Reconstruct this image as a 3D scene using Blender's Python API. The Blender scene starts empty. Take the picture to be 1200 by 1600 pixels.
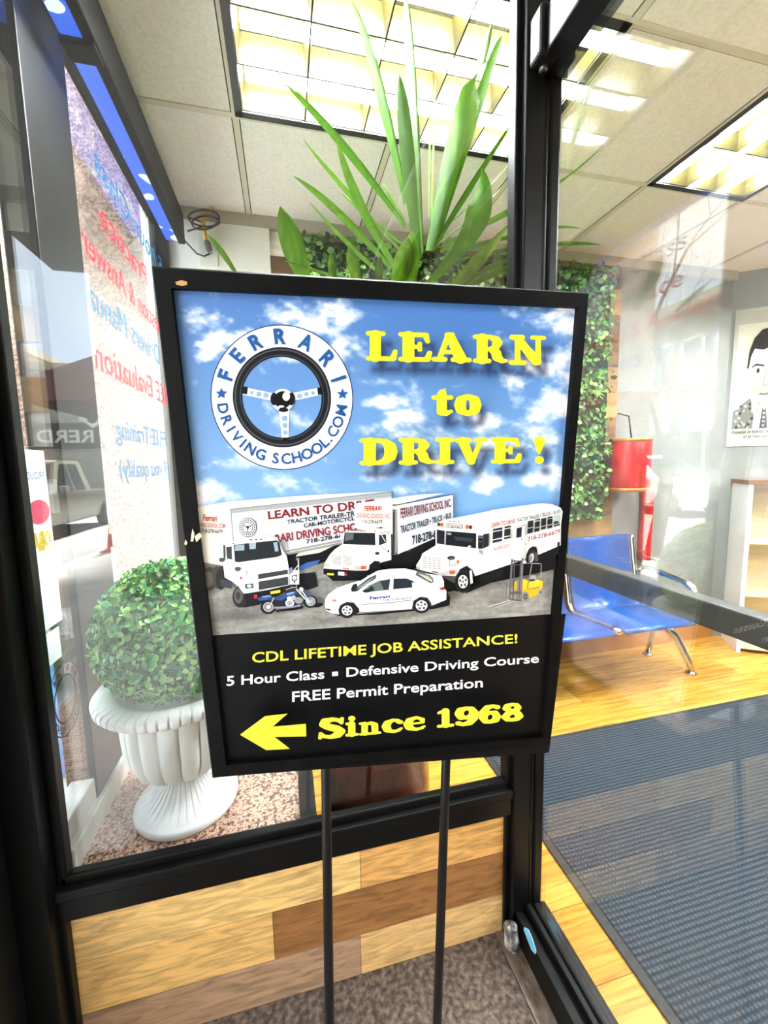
import bpy, bmesh, math, random
import numpy as np
from mathutils import Vector, Matrix, noise as mnoise

random.seed(7)
PI = math.pi
SC = bpy.context.scene
COL = SC.collection

# ------------------------------------------------------------------ camera, sky, light, exposure
CAM_H = 1.40
FPX, YAW, PITCH, ROLL = 642.9, 0.23606, 0.11274, -0.01986
_f = Vector((math.sin(YAW) * math.cos(PITCH), math.cos(YAW) * math.cos(PITCH), -math.sin(PITCH)))
_r = Vector((math.cos(YAW), -math.sin(YAW), 0.0))
_u = _r.cross(_f)
_c, _s = math.cos(ROLL), math.sin(ROLL)
CR, CU = _c * _r + _s * _u, -_s * _r + _c * _u
CF = _f
CAM = Vector((0, 0, CAM_H))
cam = bpy.data.cameras.new('camera')
cam.sensor_fit = 'HORIZONTAL'
cam.sensor_width = 36.0
cam.lens = 36.0 * FPX / 1200.0
cam.clip_start = 0.01
cam.clip_end = 300
camo = bpy.data.objects.new('camera', cam)
COL.objects.link(camo)
camo.matrix_world = Matrix(((CR.x, CU.x, -CF.x, CAM.x), (CR.y, CU.y, -CF.y, CAM.y), (CR.z, CU.z, -CF.z, CAM.z), (0, 0, 0, 1)))
SC.camera = camo

SKY_STRENGTH = 2.7
LAMP_STRENGTH = 145.0
SUN_STRENGTH = 46.0
SC.view_settings.view_transform = 'Standard'
SC.view_settings.look = 'None'
SC.view_settings.gamma = 1.0
SC.view_settings.exposure = 1.35
SC.cycles.transparent_max_bounces = 24
SC.cycles.max_bounces = 12
SC.cycles.diffuse_bounces = 6
SC.cycles.glossy_bounces = 6
SC.cycles.caustics_reflective = False
SC.cycles.caustics_refractive = False

world = bpy.data.worlds.new('overcast_sky')
SC.world = world
world.use_nodes = True
nt = world.node_tree
nt.nodes.clear()
wo = nt.nodes.new('ShaderNodeOutputWorld')
bg = nt.nodes.new('ShaderNodeBackground')
tcn = nt.nodes.new('ShaderNodeTexCoord')
nz = nt.nodes.new('ShaderNodeTexNoise')
nz.inputs['Scale'].default_value = 2.2
nz.inputs['Detail'].default_value = 5
rp = nt.nodes.new('ShaderNodeValToRGB')
rp.color_ramp.elements[0].position = 0.35
rp.color_ramp.elements[0].color = (0.62, 0.76, 0.95, 1)
rp.color_ramp.elements[1].position = 0.65
rp.color_ramp.elements[1].color = (0.95, 0.97, 1.0, 1)
nt.links.new(tcn.outputs['Generated'], nz.inputs['Vector'])
nt.links.new(nz.outputs['Fac'], rp.inputs['Fac'])
nt.links.new(rp.outputs['Color'], bg.inputs['Color'])
bg.inputs['Strength'].default_value = SKY_STRENGTH
nt.links.new(bg.outputs['Background'], wo.inputs['Surface'])


# sun added for its bounce off road and pavement; misses the shop front
sun = bpy.data.lights.new('bounce_sun', 'SUN')
sun.energy = SUN_STRENGTH
sun.angle = math.radians(12)
sun.color = (1.0, 0.97, 0.92)
suno = bpy.data.objects.new('bounce_sun', sun)
COL.objects.link(suno)
suno.rotation_euler = Vector((-0.14, 0.72, -0.68)).to_track_quat('-Z', 'Y').to_euler()
suno.location = (8, 4, 12)


def ray(px, py):
    return (px - 600.0) / FPX * CR - (py - 800.0) / FPX * CU + CF


def at(px, py, axis, val):
    """world point seen at this place of the photograph on the plane axis = val"""
    d = ray(px, py)
    i = 'xyz'.index(axis)
    return CAM + d * ((val - CAM[i]) / d[i])


# ------------------------------------------------------------------ tags
def tag(o, label=None, cat=None, group=None, kind=None):
    if label: o['label'] = label
    if cat: o['category'] = cat
    if group: o['group'] = group
    if kind: o['kind'] = kind
    return o


def empty(name, loc=(0, 0, 0), rz=0.0, label=None, cat=None, group=None):
    o = bpy.data.objects.new(name, None)
    COL.objects.link(o)
    o.location = loc
    o.rotation_euler = (0, 0, rz)
    o.empty_display_size = 0.1
    return tag(o, label, cat, group)


# ------------------------------------------------------------------ materials
def hexc(h):
    h = h.lstrip('#')
    v = [int(h[i:i + 2], 16) / 255.0 for i in (0, 2, 4)]
    return tuple((c / 12.92 if c <= 0.04045 else ((c + 0.055) / 1.055) ** 2.4) for c in v) + (1.0,)


_M = {}


def mat(name, col, rough=0.5, metal=0.0, spec=0.5, emit=None, estr=0.0, coat=0.0):
    if name in _M: return _M[name]
    m = bpy.data.materials.new(name)
    m.use_nodes = True
    b = m.node_tree.nodes['Principled BSDF']
    c = hexc(col) if isinstance(col, str) else col
    b.inputs['Base Color'].default_value = c
    b.inputs['Roughness'].default_value = rough
    b.inputs['Metallic'].default_value = metal
    b.inputs['Specular IOR Level'].default_value = spec
    b.inputs['Coat Weight'].default_value = coat
    if emit:
        b.inputs['Emission Color'].default_value = hexc(emit)
        b.inputs['Emission Strength'].default_value = estr
    _M[name] = m
    return m


def noisy(name, cols, scale=(10, 10, 10), detail=4, rough=0.6, pos=None, bump=0.0, kind='noise', coords='Object', dist=0.0, rscale=1.0, spec=0.5, constant=False):
    """material whose colour runs through `cols` by a noise / voronoi / wave field"""
    if name in _M: return _M[name]
    m = bpy.data.materials.new(name)
    m.use_nodes = True
    t = m.node_tree
    b = t.nodes['Principled BSDF']
    b.inputs['Roughness'].default_value = rough
    b.inputs['Specular IOR Level'].default_value = spec
    tc = t.nodes.new('ShaderNodeTexCoord')
    mp = t.nodes.new('ShaderNodeMapping')
    mp.inputs['Scale'].default_value = scale
    t.links.new(tc.outputs[coords], mp.inputs['Vector'])
    if kind == 'noise':
        n = t.nodes.new('ShaderNodeTexNoise')
        n.inputs['Scale'].default_value = rscale
        n.inputs['Detail'].default_value = detail
        n.inputs['Distortion'].default_value = dist
        out = n.outputs['Fac']
    elif kind == 'voronoi':
        n = t.nodes.new('ShaderNodeTexVoronoi')
        n.inputs['Scale'].default_value = rscale
        sp = t.nodes.new('ShaderNodeSeparateColor')
        t.links.new(n.outputs['Color'], sp.inputs['Color'])
        out = sp.outputs[0]
    else:
        n = t.nodes.new('ShaderNodeTexWave')
        n.inputs['Scale'].default_value = rscale
        n.inputs['Distortion'].default_value = dist
        n.inputs['Detail'].default_value = detail
        out = n.outputs['Fac']
    t.links.new(mp.outputs['Vector'], n.inputs['Vector'])
    r = t.nodes.new('ShaderNodeValToRGB')
    if constant: r.color_ramp.interpolation = 'CONSTANT'
    k = len(cols)
    pos = pos or [0.3 + 0.4 * i / max(1, k - 1) for i in range(k)]
    while len(r.color_ramp.elements) < k: r.color_ramp.elements.new(0.5)
    for e, p, c in zip(r.color_ramp.elements, pos, cols):
        e.position = p
        e.color = hexc(c)
    t.links.new(out, r.inputs['Fac'])
    t.links.new(r.outputs['Color'], b.inputs['Base Color'])
    if bump:
        bp = t.nodes.new('ShaderNodeBump')
        bp.inputs['Strength'].default_value = bump
        bp.inputs['Distance'].default_value = 0.004
        t.links.new(out, bp.inputs['Height'])
        t.links.new(bp.outputs['Normal'], b.inputs['Normal'])
    _M[name] = m
    return m


def attr_wood(name, scale, rough=0.45, contrast=0.5):
    """wood whose tone comes from each board's own colour, streaked along the board"""
    m = bpy.data.materials.new(name)
    m.use_nodes = True
    t = m.node_tree
    b = t.nodes['Principled BSDF']
    b.inputs['Roughness'].default_value = rough
    a = t.nodes.new('ShaderNodeAttribute')
    a.attribute_name = 'tone'
    tc = t.nodes.new('ShaderNodeTexCoord')
    mp = t.nodes.new('ShaderNodeMapping')
    mp.inputs['Scale'].default_value = scale
    t.links.new(tc.outputs['Object'], mp.inputs['Vector'])
    n = t.nodes.new('ShaderNodeTexNoise')
    n.inputs['Scale'].default_value = 1.0
    n.inputs['Detail'].default_value = 7
    n.inputs['Distortion'].default_value = 1.2
    t.links.new(mp.outputs['Vector'], n.inputs['Vector'])
    r = t.nodes.new('ShaderNodeValToRGB')
    r.color_ramp.elements[0].position = 0.3
    r.color_ramp.elements[0].color = (1 - contrast,) * 3 + (1,)
    r.color_ramp.elements[1].position = 0.62
    r.color_ramp.elements[1].color = (1.12, 1.1, 1.05, 1)
    t.links.new(n.outputs['Fac'], r.inputs['Fac'])
    mx = t.nodes.new('ShaderNodeMix')
    mx.data_type = 'RGBA'
    mx.blend_type = 'MULTIPLY'
    mx.inputs[0].default_value = 1.0
    t.links.new(a.outputs['Color'], mx.inputs[6])
    t.links.new(r.outputs['Color'], mx.inputs[7])
    t.links.new(mx.outputs[2], b.inputs['Base Color'])
    return m


def attr_mat(name, rough=0.4, attr='tone'):
    m = bpy.data.materials.new(name)
    m.use_nodes = True
    t = m.node_tree
    b = t.nodes['Principled BSDF']
    b.inputs['Roughness'].default_value = rough
    a = t.nodes.new('ShaderNodeAttribute')
    a.attribute_name = attr
    t.links.new(a.outputs['Color'], b.inputs['Base Color'])
    return m


def glass_mat(name, f0=0.06, tint=(0.97, 0.985, 0.975, 1)):
    m = bpy.data.materials.new(name)
    m.use_nodes = True
    t = m.node_tree
    t.nodes.clear()
    o = t.nodes.new('ShaderNodeOutputMaterial')
    tr = t.nodes.new('ShaderNodeBsdfTransparent')
    tr.inputs['Color'].default_value = tint
    gl = t.nodes.new('ShaderNodeBsdfGlossy')
    gl.inputs['Roughness'].default_value = 0.0
    gl.inputs['Color'].default_value = (1, 1, 1, 1)
    ge = t.nodes.new('ShaderNodeNewGeometry')
    dt = t.nodes.new('ShaderNodeVectorMath')
    dt.operation = 'DOT_PRODUCT'
    t.links.new(ge.outputs['Incoming'], dt.inputs[0])
    t.links.new(ge.outputs['Normal'], dt.inputs[1])

    def mth(op, a, bv):
        n = t.nodes.new('ShaderNodeMath')
        n.operation = op
        for i, v in enumerate((a, bv)):
            if v is None: continue
            if isinstance(v, (int, float)): n.inputs[i].default_value = v
            else: t.links.new(v, n.inputs[i])
        return n.outputs[0]
    ab = mth('ABSOLUTE', dt.outputs['Value'], None)
    iv = mth('SUBTRACT', 1.0, ab)
    pw = mth('POWER', iv, 5.0)
    fr = mth('ADD', mth('MULTIPLY', pw, 1.0 - f0), f0)
    mx = t.nodes.new('ShaderNodeMixShader')
    t.links.new(fr, mx.inputs['Fac'])
    t.links.new(tr.outputs[0], mx.inputs[1])
    t.links.new(gl.outputs[0], mx.inputs[2])
    t.links.new(mx.outputs[0], o.inputs['Surface'])
    return m


# ------------------------------------------------------------------ mesh builder
class MB:
    def __init__(self):
        self.v, self.f, self.mi, self.sm, self.col = [], [], [], [], []

    def add(self, vs, fs, mi=0, smooth=False, col=None):
        o = len(self.v)
        self.v += [tuple(p) for p in vs]
        for f in fs:
            self.f.append(tuple(i + o for i in f))
            self.mi.append(mi)
            self.sm.append(smooth)
            self.col.append(col)
        return self

    def box(self, a, b, mi=0, col=None):
        x0, x1 = sorted((a[0], b[0])); y0, y1 = sorted((a[1], b[1])); z0, z1 = sorted((a[2], b[2]))
        vs = [(x0, y0, z0), (x1, y0, z0), (x1, y1, z0), (x0, y1, z0), (x0, y0, z1), (x1, y0, z1), (x1, y1, z1), (x0, y1, z1)]
        return self.add(vs, [(0, 3, 2, 1), (4, 5, 6, 7), (0, 1, 5, 4), (1, 2, 6, 5), (2, 3, 7, 6), (3, 0, 4, 7)], mi, False, col)

    def bbox(self, a, b, r, mi=0):
        """box with softened edges"""
        bm = bmesh.new()
        bmesh.ops.create_cube(bm, size=1.0)
        s = [abs(b[i] - a[i]) for i in range(3)]
        c = [(b[i] + a[i]) / 2 for i in range(3)]
        for v in bm.verts: v.co = Vector((v.co[i] * s[i] + c[i] for i in range(3)))
        bmesh.ops.bevel(bm, geom=bm.edges[:], offset=min(r, min(s) * 0.45), segments=2, affect='EDGES', profile=0.5)
        self.add([v.co for v in bm.verts], [[v.index for v in f.verts] for f in bm.faces], mi, False)
        bm.free()
        return self

    def prism(self, pts, d, mi=0, smooth=False):
        """flat outline (3-D points) pushed along vector d"""
        n = len(pts)
        d = Vector(d)
        vs = [Vector(p) for p in pts] + [Vector(p) + d for p in pts]
        fs = [tuple(range(n))[::-1], tuple(range(n, 2 * n))] + [(i, (i + 1) % n, n + (i + 1) % n, n + i) for i in range(n)]
        return self.add(vs, fs, mi, smooth)

    def tube(self, pts, r, seg=10, mi=0, cap=True, closed=False):
        pts = [Vector(p) for p in pts]
        n = len(pts)
        rs = r if isinstance(r, (list, tuple)) else [r] * n
        vs, fs = [], []
        up = None
        for i, p in enumerate(pts):
            a = pts[i - 1] if (i > 0 or closed) else p
            b = pts[(i + 1) % n] if (i < n - 1 or closed) else p
            t = (b - a).normalized()
            if up is None:
                up = t.orthogonal().normalized()
            up = (up - t * up.dot(t))
            up = up.normalized() if up.length > 1e-6 else t.orthogonal().normalized()
            s = t.cross(up)
            for k in range(seg):
                an = 2 * PI * k / seg
                vs.append(p + (up * math.cos(an) + s * math.sin(an)) * rs[i])
        m = n if closed else n - 1
        for i in range(m):
            j = (i + 1) % n
            for k in range(seg):
                k2 = (k + 1) % seg
                fs.append((i * seg + k, i * seg + k2, j * seg + k2, j * seg + k))
        if cap and not closed:
            fs.append(tuple(range(seg))[::-1])
            fs.append(tuple((n - 1) * seg + k for k in range(seg)))
        return self.add(vs, fs, mi, True)

    def lathe(self, prof, c=(0, 0, 0), seg=48, mi=0, wob=None, cap=True):
        vs, fs = [], []
        for i, (r, z) in enumerate(prof):
            for k in range(seg):
                a = 2 * PI * k / seg
                rr = r * (wob(i, a) if wob else 1.0)
                vs.append((c[0] + rr * math.cos(a), c[1] + rr * math.sin(a), c[2] + z))
        for i in range(len(prof) - 1):
            for k in range(seg):
                k2 = (k + 1) % seg
                fs.append((i * seg + k, i * seg + k2, (i + 1) * seg + k2, (i + 1) * seg + k))
        if cap:
            fs.append(tuple(range(seg))[::-1])
            fs.append(tuple((len(prof) - 1) * seg + k for k in range(seg)))
        return self.add(vs, fs, mi, True)

    def ball(self, c, r, seg=16, mi=0, sc=(1, 1, 1)):
        pr = [(max(1e-4, math.sin(PI * i / (seg // 2))), -math.cos(PI * i / (seg // 2))) for i in range(seg // 2 + 1)]
        vs, fs = [], []
        for (rr, z) in pr:
            for k in range(seg):
                a = 2 * PI * k / seg
                vs.append((c[0] + r * sc[0] * rr * math.cos(a), c[1] + r * sc[1] * rr * math.sin(a), c[2] + r * sc[2] * z))
        for i in range(len(pr) - 1):
            for k in range(seg):
                k2 = (k + 1) % seg
                fs.append((i * seg + k, i * seg + k2, (i + 1) * seg + k2, (i + 1) * seg + k))
        return self.add(vs, fs, mi, True)

    def build(self, name, mats, parent=None, label=None, cat=None, group=None, kind=None, loc=None):
        me = bpy.data.meshes.new(name)
        vs = self.v
        if loc is not None:
            vs = [(p[0] - loc[0], p[1] - loc[1], p[2] - loc[2]) for p in vs]
        me.from_pydata(vs, [], self.f)
        if not isinstance(mats, (list, tuple)): mats = [mats]
        for m in mats: me.materials.append(m)
        me.polygons.foreach_set('material_index', self.mi)
        me.polygons.foreach_set('use_smooth', self.sm)
        if any(c is not None for c in self.col):
            ca = me.color_attributes.new('tone', 'FLOAT_COLOR', 'CORNER')
            k = 0
            for p in me.polygons:
                c = self.col[p.index] or (1, 1, 1, 1)
                for _ in p.loop_indices:
                    ca.data[k].color = c
                    k += 1
        me.update()
        o = bpy.data.objects.new(name, me)
        COL.objects.link(o)
        if loc is not None: o.location = loc
        if parent is not None: o.parent = parent
        return tag(o, label, cat, group, kind)


def copy_tree(o, parent=None):
    c = o.copy()
    COL.objects.link(c)
    c.parent = parent
    for ch in list(o.children): copy_tree(ch, c)
    return c


# ------------------------------------------------------------------ lettering
_TXT = {}


def text_mesh(s, bold=0.0, spacing=1.0):
    """outline mesh of a line of sans lettering: verts (u, v), faces; cap height scaled to 1"""
    key = (s, bold, spacing)
    if key in _TXT: return _TXT[key]
    cu = bpy.data.curves.new('lettering', 'FONT')
    cu.body = s
    cu.size = 1.0
    cu.offset = bold
    cu.space_character = spacing
    cu.resolution_u = 3
    cu.fill_mode = 'FRONT'
    ob = bpy.data.objects.new('lettering', cu)
    COL.objects.link(ob)
    dg = bpy.context.evaluated_depsgraph_get()
    me = ob.evaluated_get(dg).to_mesh()
    k = 1 / 0.729
    vs = [(v.co.x * k, v.co.y * k) for v in me.vertices]
    fs = [tuple(p.vertices) for p in me.polygons]
    ob.evaluated_get(dg).to_mesh_clear()
    bpy.data.objects.remove(ob)
    bpy.data.curves.remove(cu)
    x0 = min(v[0] for v in vs)
    vs = [(v[0] - x0, v[1]) for v in vs]
    _TXT[key] = (vs, fs)
    return _TXT[key]


def put_text(mb, s, fn, mi=0, bold=0.0, spacing=1.0, width=None, height=1.0):
    """lay lettering with fn(u, v) -> 3-D point; u runs 0..width"""
    vs, fs = text_mesh(s, bold, spacing)
    w = max(v[0] for v in vs)
    k = (width / w) if width else height
    mb.add([fn(v[0] * k, v[1] * height) for v in vs], fs, mi)
    return w * k


# slab-serif display lettering, each letter as round-ended strokes (x, y, half width)
GL = {
    'L': [[(.26, .1, .13), (.26, .9, .13)], [(.08, .93, .07), (.46, .93, .07)], [(.08, .07, .07), (.74, .07, .07)], [(.74, .09, .08), (.8, .33, .055)]],
    'E': [[(.26, .1, .13), (.26, .9, .13)], [(.08, .93, .07), (.7, .93, .07)], [(.7, .9, .07), (.75, .7, .05)], [(.3, .51, .06), (.52, .51, .06)], [(.55, .4, .05), (.55, .63, .05)], [(.08, .07, .07), (.74, .07, .07)], [(.74, .09, .08), (.8, .32, .055)]],
    'A': [[(.44, .9, .07), (.2, .08, .065)], [(.5, .86, .11), (.78, .1, .145)], [(.3, .33, .06), (.62, .33, .06)], [(.07, .07, .07), (.34, .07, .07)], [(.58, .07, .07), (1.0, .07, .07)], [(.42, .93, .07), (.54, .93, .07)]],
    'R': [[(.26, .1, .13), (.26, .9, .13)], [(.08, .93, .07), (.5, .93, .07)], [(.08, .07, .07), (.44, .07, .07)], [(.5, .92, .07), (.64, .86, .1), (.68, .74, .125), (.64, .6, .1), (.5, .5, .065), (.3, .5, .06)], [(.5, .5, .08), (.64, .38, .12), (.68, .2, .12), (.8, .09, .08), (.92, .09, .05)]],
    'N': [[(.24, .1, .07), (.24, .9, .07)], [(.08, .93, .07), (.36, .93, .08)], [(.26, .86, .1), (.76, .14, .13)], [(.82, .08, .07), (.82, .92, .065)], [(.66, .94, .06), (.98, .94, .06)], [(.07, .07, .07), (.42, .07, .07)]],
    'D': [[(.26, .1, .13), (.26, .9, .13)], [(.08, .93, .07), (.5, .93, .07)], [(.08, .07, .07), (.5, .07, .07)], [(.46, .93, .07), (.64, .87, .1), (.76, .72, .13), (.79, .5, .14), (.76, .28, .13), (.64, .13, .1), (.46, .07, .07)]],
    'I': [[(.28, .1, .13), (.28, .9, .13)], [(.08, .93, .07), (.48, .93, .07)], [(.08, .07, .07), (.48, .07, .07)]],
    'V': [[(.24, .9, .14), (.5, .12, .11)], [(.52, .1, .08), (.8, .92, .065)], [(.06, .93, .07), (.44, .93, .07)], [(.64, .94, .06), (.96, .94, .06)]],
    '!': [[(.2, .86, .17), (.18, .42, .05)], [(.19, .13, .13), (.2, .13, .13)]],
    't': [[(.28, .18, .13), (.28, .78, .12)], [(.3, .86, .1), (.36, .97, .03)], [(.06, .68, .07), (.54, .68, .07)], [(.28, .16, .13), (.4, .1, .09), (.55, .17, .05)]],
    'o': [[(.36, .9, .1), (.18, .78, .13), (.14, .5, .15), (.18, .22, .13), (.36, .1, .1), (.56, .22, .13), (.6, .5, .15), (.56, .78, .13), (.36, .9, .1)]],
    'S': [[(.72, .7, .05), (.66, .84, .08), (.46, .92, .08), (.24, .86, .12), (.2, .7, .13), (.34, .57, .13), (.56, .46, .14), (.68, .32, .14), (.6, .15, .12), (.4, .08, .08), (.2, .14, .07), (.1, .3, .05)], [(.72, .7, .05), (.74, .93, .05)], [(.1, .3, .05), (.08, .07, .05)]],
    'i': [[(.28, .1, .13), (.28, .6, .13)], [(.08, .63, .06), (.3, .63, .06)], [(.08, .06, .06), (.5, .06, .06)], [(.27, .88, .12), (.29, .88, .12)]],
    'n': [[(.26, .1, .13), (.26, .88, .13)], [(.08, .92, .08), (.3, .92, .08)], [(.08, .08, .08), (.46, .08, .08)], [(.36, .82, .08), (.56, .9, .1), (.72, .74, .14), (.74, .12, .13)], [(.58, .08, .08), (.94, .08, .08)]],
    'c': [[(.66, .72, .12), (.56, .86, .1), (.4, .91, .09), (.2, .78, .13), (.14, .5, .15), (.2, .22, .14), (.42, .09, .09), (.6, .14, .08), (.72, .28, .05)]],
    'e': [[(.18, .5, .06), (.66, .52, .06), (.64, .76, .09), (.44, .92, .08), (.2, .8, .12), (.13, .5, .14), (.2, .22, .14), (.42, .09, .09), (.62, .14, .07), (.72, .26, .05)]],
    '1': [[(.34, .1, .13), (.34, .88, .13)], [(.08, .8, .06), (.36, .92, .08)], [(.08, .07, .07), (.6, .07, .07)]],
    '9': [[(.4, .92, .08), (.2, .84, .12), (.15, .66, .13), (.22, .47, .12), (.4, .42, .08), (.56, .5, .1), (.64, .68, .13), (.56, .86, .11), (.4, .92, .08)], [(.65, .66, .13), (.64, .38, .13), (.5, .14, .11), (.28, .08, .08), (.14, .16, .1)]],
    '6': [[(.4, .08, .08), (.6, .16, .12), (.65, .34, .13), (.58, .53, .12), (.4, .58, .08), (.24, .5, .1), (.16, .32, .13), (.24, .14, .11), (.4, .08, .08)], [(.15, .34, .13), (.16, .62, .13), (.3, .86, .11), (.52, .92, .08), (.66, .84, .1)]],
    '8': [[(.4, .92, .08), (.22, .86, .1), (.18, .72, .11), (.34, .56, .11), (.58, .4, .12), (.64, .24, .12), (.56, .11, .1), (.4, .07, .08), (.22, .12, .1), (.15, .26, .12), (.24, .42, .11), (.52, .58, .1), (.6, .72, .1), (.54, .87, .09), (.4, .92, .08)]],
}


def glyph_strokes(ch, box):
    """box: (x0, x1, top(x), bottom(x)) on the photo -> capsules in photo places"""
    st = [[(x, y, r * 1.17) for (x, y, r) in s] for s in GL[ch]]
    xs = [p[0] - p[2] for s in st for p in s] + [p[0] + p[2] for s in st for p in s]
    ys = [p[1] - p[2] for s in st for p in s] + [p[1] + p[2] for s in st for p in s]
    x0, x1, y0, y1 = min(xs), max(xs), min(ys), max(ys)
    bx0, bx1, ft, fb = box
    kx = (bx1 - bx0) / (x1 - x0)
    out = []
    for s in st:
        line = []
        for (x, y, r) in s:
            X = bx0 + (x - x0) * kx
            t = (y - y0) / (y1 - y0)
            Y = fb(X) + (ft(X) - fb(X)) * t
            ky = abs(fb(X) - ft(X)) / (y1 - y0)
            line.append((X, Y, r * kx, r * ky))
        out.append(line)
    return out


# ------------------------------------------------------------------ floor-standing sign with its printed poster
SG_O = Vector((-0.1487, 0.7028, CAM_H - 0.5322))
SG_X = Vector((0.99468, -0.1029, -0.00398)).normalized()
SG_Y = Vector((-0.0064, -0.10033, 0.99493))
SG_Y = (SG_Y - SG_X * SG_Y.dot(SG_X)).normalized()
SG_N = SG_X.cross(SG_Y)              # towards the reader


def sgn(px, py, w=0.0):
    d = ray(px, py)
    o = SG_O + SG_N * w
    return CAM + d * ((o - CAM).dot(SG_N) / d.dot(SG_N))


def build_sign():
    root = empty('poster_stand', (0.17, 0.68, 0.0), 0, 'black framed poster stand with blue sky, trucks and LEARN to DRIVE in yellow', 'sign')
    inv = Vector(root.location)

    def L(p): return Vector(p) - inv
    black = noisy('black_frame_paint', ['#050505', '#0b0b0b', '#121211'], (30, 30, 30), 5, 0.5, [0.3, 0.6, 0.9], spec=0.1)
    wornm = mat('bare_wood_chip', '#c08a55', 0.7)
    # frame: four mitred mouldings
    out = [(235, 414), (922, 456), (861, 1166), (331, 1218)]
    inn = [(267, 450), (904, 480), (849, 1152), (353, 1196)]
    DEP = 0.028
    names = 'frame_rail'
    for i in range(4):
        j = (i + 1) % 4
        m = MB()
        a, b = sgn(*out[i]), sgn(*out[j])
        c, d = sgn(*inn[j], 0.0), sgn(*inn[i], 0.0)
        c2, d2 = sgn(*inn[j], 0.0) - SG_N * 0.009, sgn(*inn[i], 0.0) - SG_N * 0.009
        ab, bb = a - SG_N * DEP, b - SG_N * DEP
        cb, db = c - SG_N * DEP, d - SG_N * DEP
        # slightly rounded front: outer edge set back a little
        ins = 0.12
        af, bf = a.lerp(d, ins), b.lerp(c, ins)
        a1, b1 = a - SG_N * 0.004, b - SG_N * 0.004
        P = [L(q) for q in (a1, b1, bf, af, c, d, c2, d2, ab, bb, cb, db)]
        m.add(P, [(0, 1, 2, 3), (3, 2, 4, 5), (5, 4, 6, 7), (1, 0, 8, 9), (8, 11, 10, 9), (7, 6, 10, 11), (0, 3, 5, 7, 11, 8), (1, 9, 10, 6, 4, 2)])
        fr = m.build(names, black, root)
        if i == 0:
            ch = MB()
            pts = [(274, 441), (283, 438), (292, 440), (293, 445), (285, 447), (276, 445)]
            ch.prism([L(sgn(x, y, 0.0003)) for x, y in pts], SG_N * 0.0006)
            ch.build('paint_chip', wornm, fr, label='bare wood paint chip')
        if i == 3:
            ch = MB()
            for pts in ([(301, 826), (304, 834), (302, 846), (298, 846), (299, 836)], [(290, 843), (293, 848), (291, 852), (288, 850)], [(304, 838), (312, 832), (316, 838), (307, 847)]):
                ch.prism([L(sgn(x, y, 0.0003)) for x, y in pts], SG_N * 0.0006)
            ch.build('paint_chip', mat('pale_chip', '#cfc6b0', 0.7), fr, label='pale paint chips')
    # back panel
    m = MB()
    m.prism([L(sgn(*p, 0.0) - SG_N * 0.016) for p in inn], -SG_N * 0.008)
    m.build('back_panel', mat('back_board', '#2a2622', 0.8), root)

    # ---------------- the printed sheet
    W0 = -0.0095
    mats = [attr_mat('poster_photo_print', 0.38)]
    mi = {}

    def M(c):
        if c not in mi:
            mi[c] = len(mats)
            mats.append(mat('poster_ink_' + c.strip('#'), c, 0.4, spec=0.15))
        return mi[c]
    S = MB()
    lay = [1]

    def P(x, y, k): return L(sgn(x, y, W0 + 0.00006 * k))

    def poly(pts, c, T=None, k=None):
        if T: pts = [T(*p) for p in pts]
        if k is None:
            lay[0] += 1
            k = lay[0]
        # keep faces towards the reader
        ar = sum(pts[i - 1][0] * pts[i][1] - pts[i][0] * pts[i - 1][1] for i in range(len(pts)))
        if ar > 0: pts = pts[::-1]
        S.add([P(x, y, k) for x, y in pts], [tuple(range(len(pts)))], M(c))

    def ell(cx, cy, rx, ry, c, T=None, rot=0.0, n=28, k=None, a0=0, a1=360):
        pts = []
        full = (a1 - a0) >= 360
        for i in range(n if full else n + 1):
            a = math.radians(a0 + (a1 - a0) * i / n)
            x, y = rx * math.cos(a), -ry * math.sin(a)
            pts.append((cx + x * math.cos(rot) - y * math.sin(rot), cy + x * math.sin(rot) + y * math.cos(rot)))
        poly(pts, c, T, k)

    def line(pts, wd, c, T=None, k=None):
        if k is None:
            lay[0] += 1
            k = lay[0]
        for a, b in zip(pts[:-1], pts[1:]):
            dx, dy = b[0] - a[0], b[1] - a[1]
            l = math.hypot(dx, dy) or 1
            nx, ny = -dy / l * wd / 2, dx / l * wd / 2
            poly([(a[0] + nx, a[1] + ny), (b[0] + nx, b[1] + ny), (b[0] - nx, b[1] - ny), (a[0] - nx, a[1] - ny)], c, T, k)

    def text(s, bl, br, tl, tr, c, T=None, bold=0.0, spacing=1.0):
        lay[0] += 1
        k = lay[0]
        if T: bl, br, tl, tr = T(*bl), T(*br), T(*tl), T(*tr)
        vs, fs = text_mesh(s, bold, spacing)
        w = max(v[0] for v in vs)
        o = []
        for (u, v) in vs:
            u /= w
            x = (bl[0] + (br[0] - bl[0]) * u) * (1 - v) + (tl[0] + (tr[0] - tl[0]) * u) * v
            y = (bl[1] + (br[1] - bl[1]) * u) * (1 - v) + (tl[1] + (tr[1] - tl[1]) * u) * v
            o.append(P(x, y, k))
        S.add(o, fs, M(c))

    # display lettering strokes
    def lin(p, q): return lambda x: p[1] + (q[1] - p[1]) * (x - p[0]) / (q[0] - p[0])

    def C4(x, y): return (540 + x / 3.0, 430 + y / 3.0)

    def C7(x, y): return (300 + x / 2.0, 960 + y / 2.0)
    big = []
    ft, fb = lin(C4(95, 255), C4(940, 283)), lin(C4(95, 406), C4(940, 424))
    for ch, a, b in (('L', 94, 244), ('E', 246, 406), ('A', 403, 592), ('R', 596, 762), ('N', 764, 941)):
        big.append(glyph_strokes(ch, (C4(a, 0)[0], C4(b, 0)[0], ft, fb)))
    ft, fb = lin(C4(400, 532), C4(640, 532)), lin(C4(400, 660), C4(640, 661))
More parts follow.
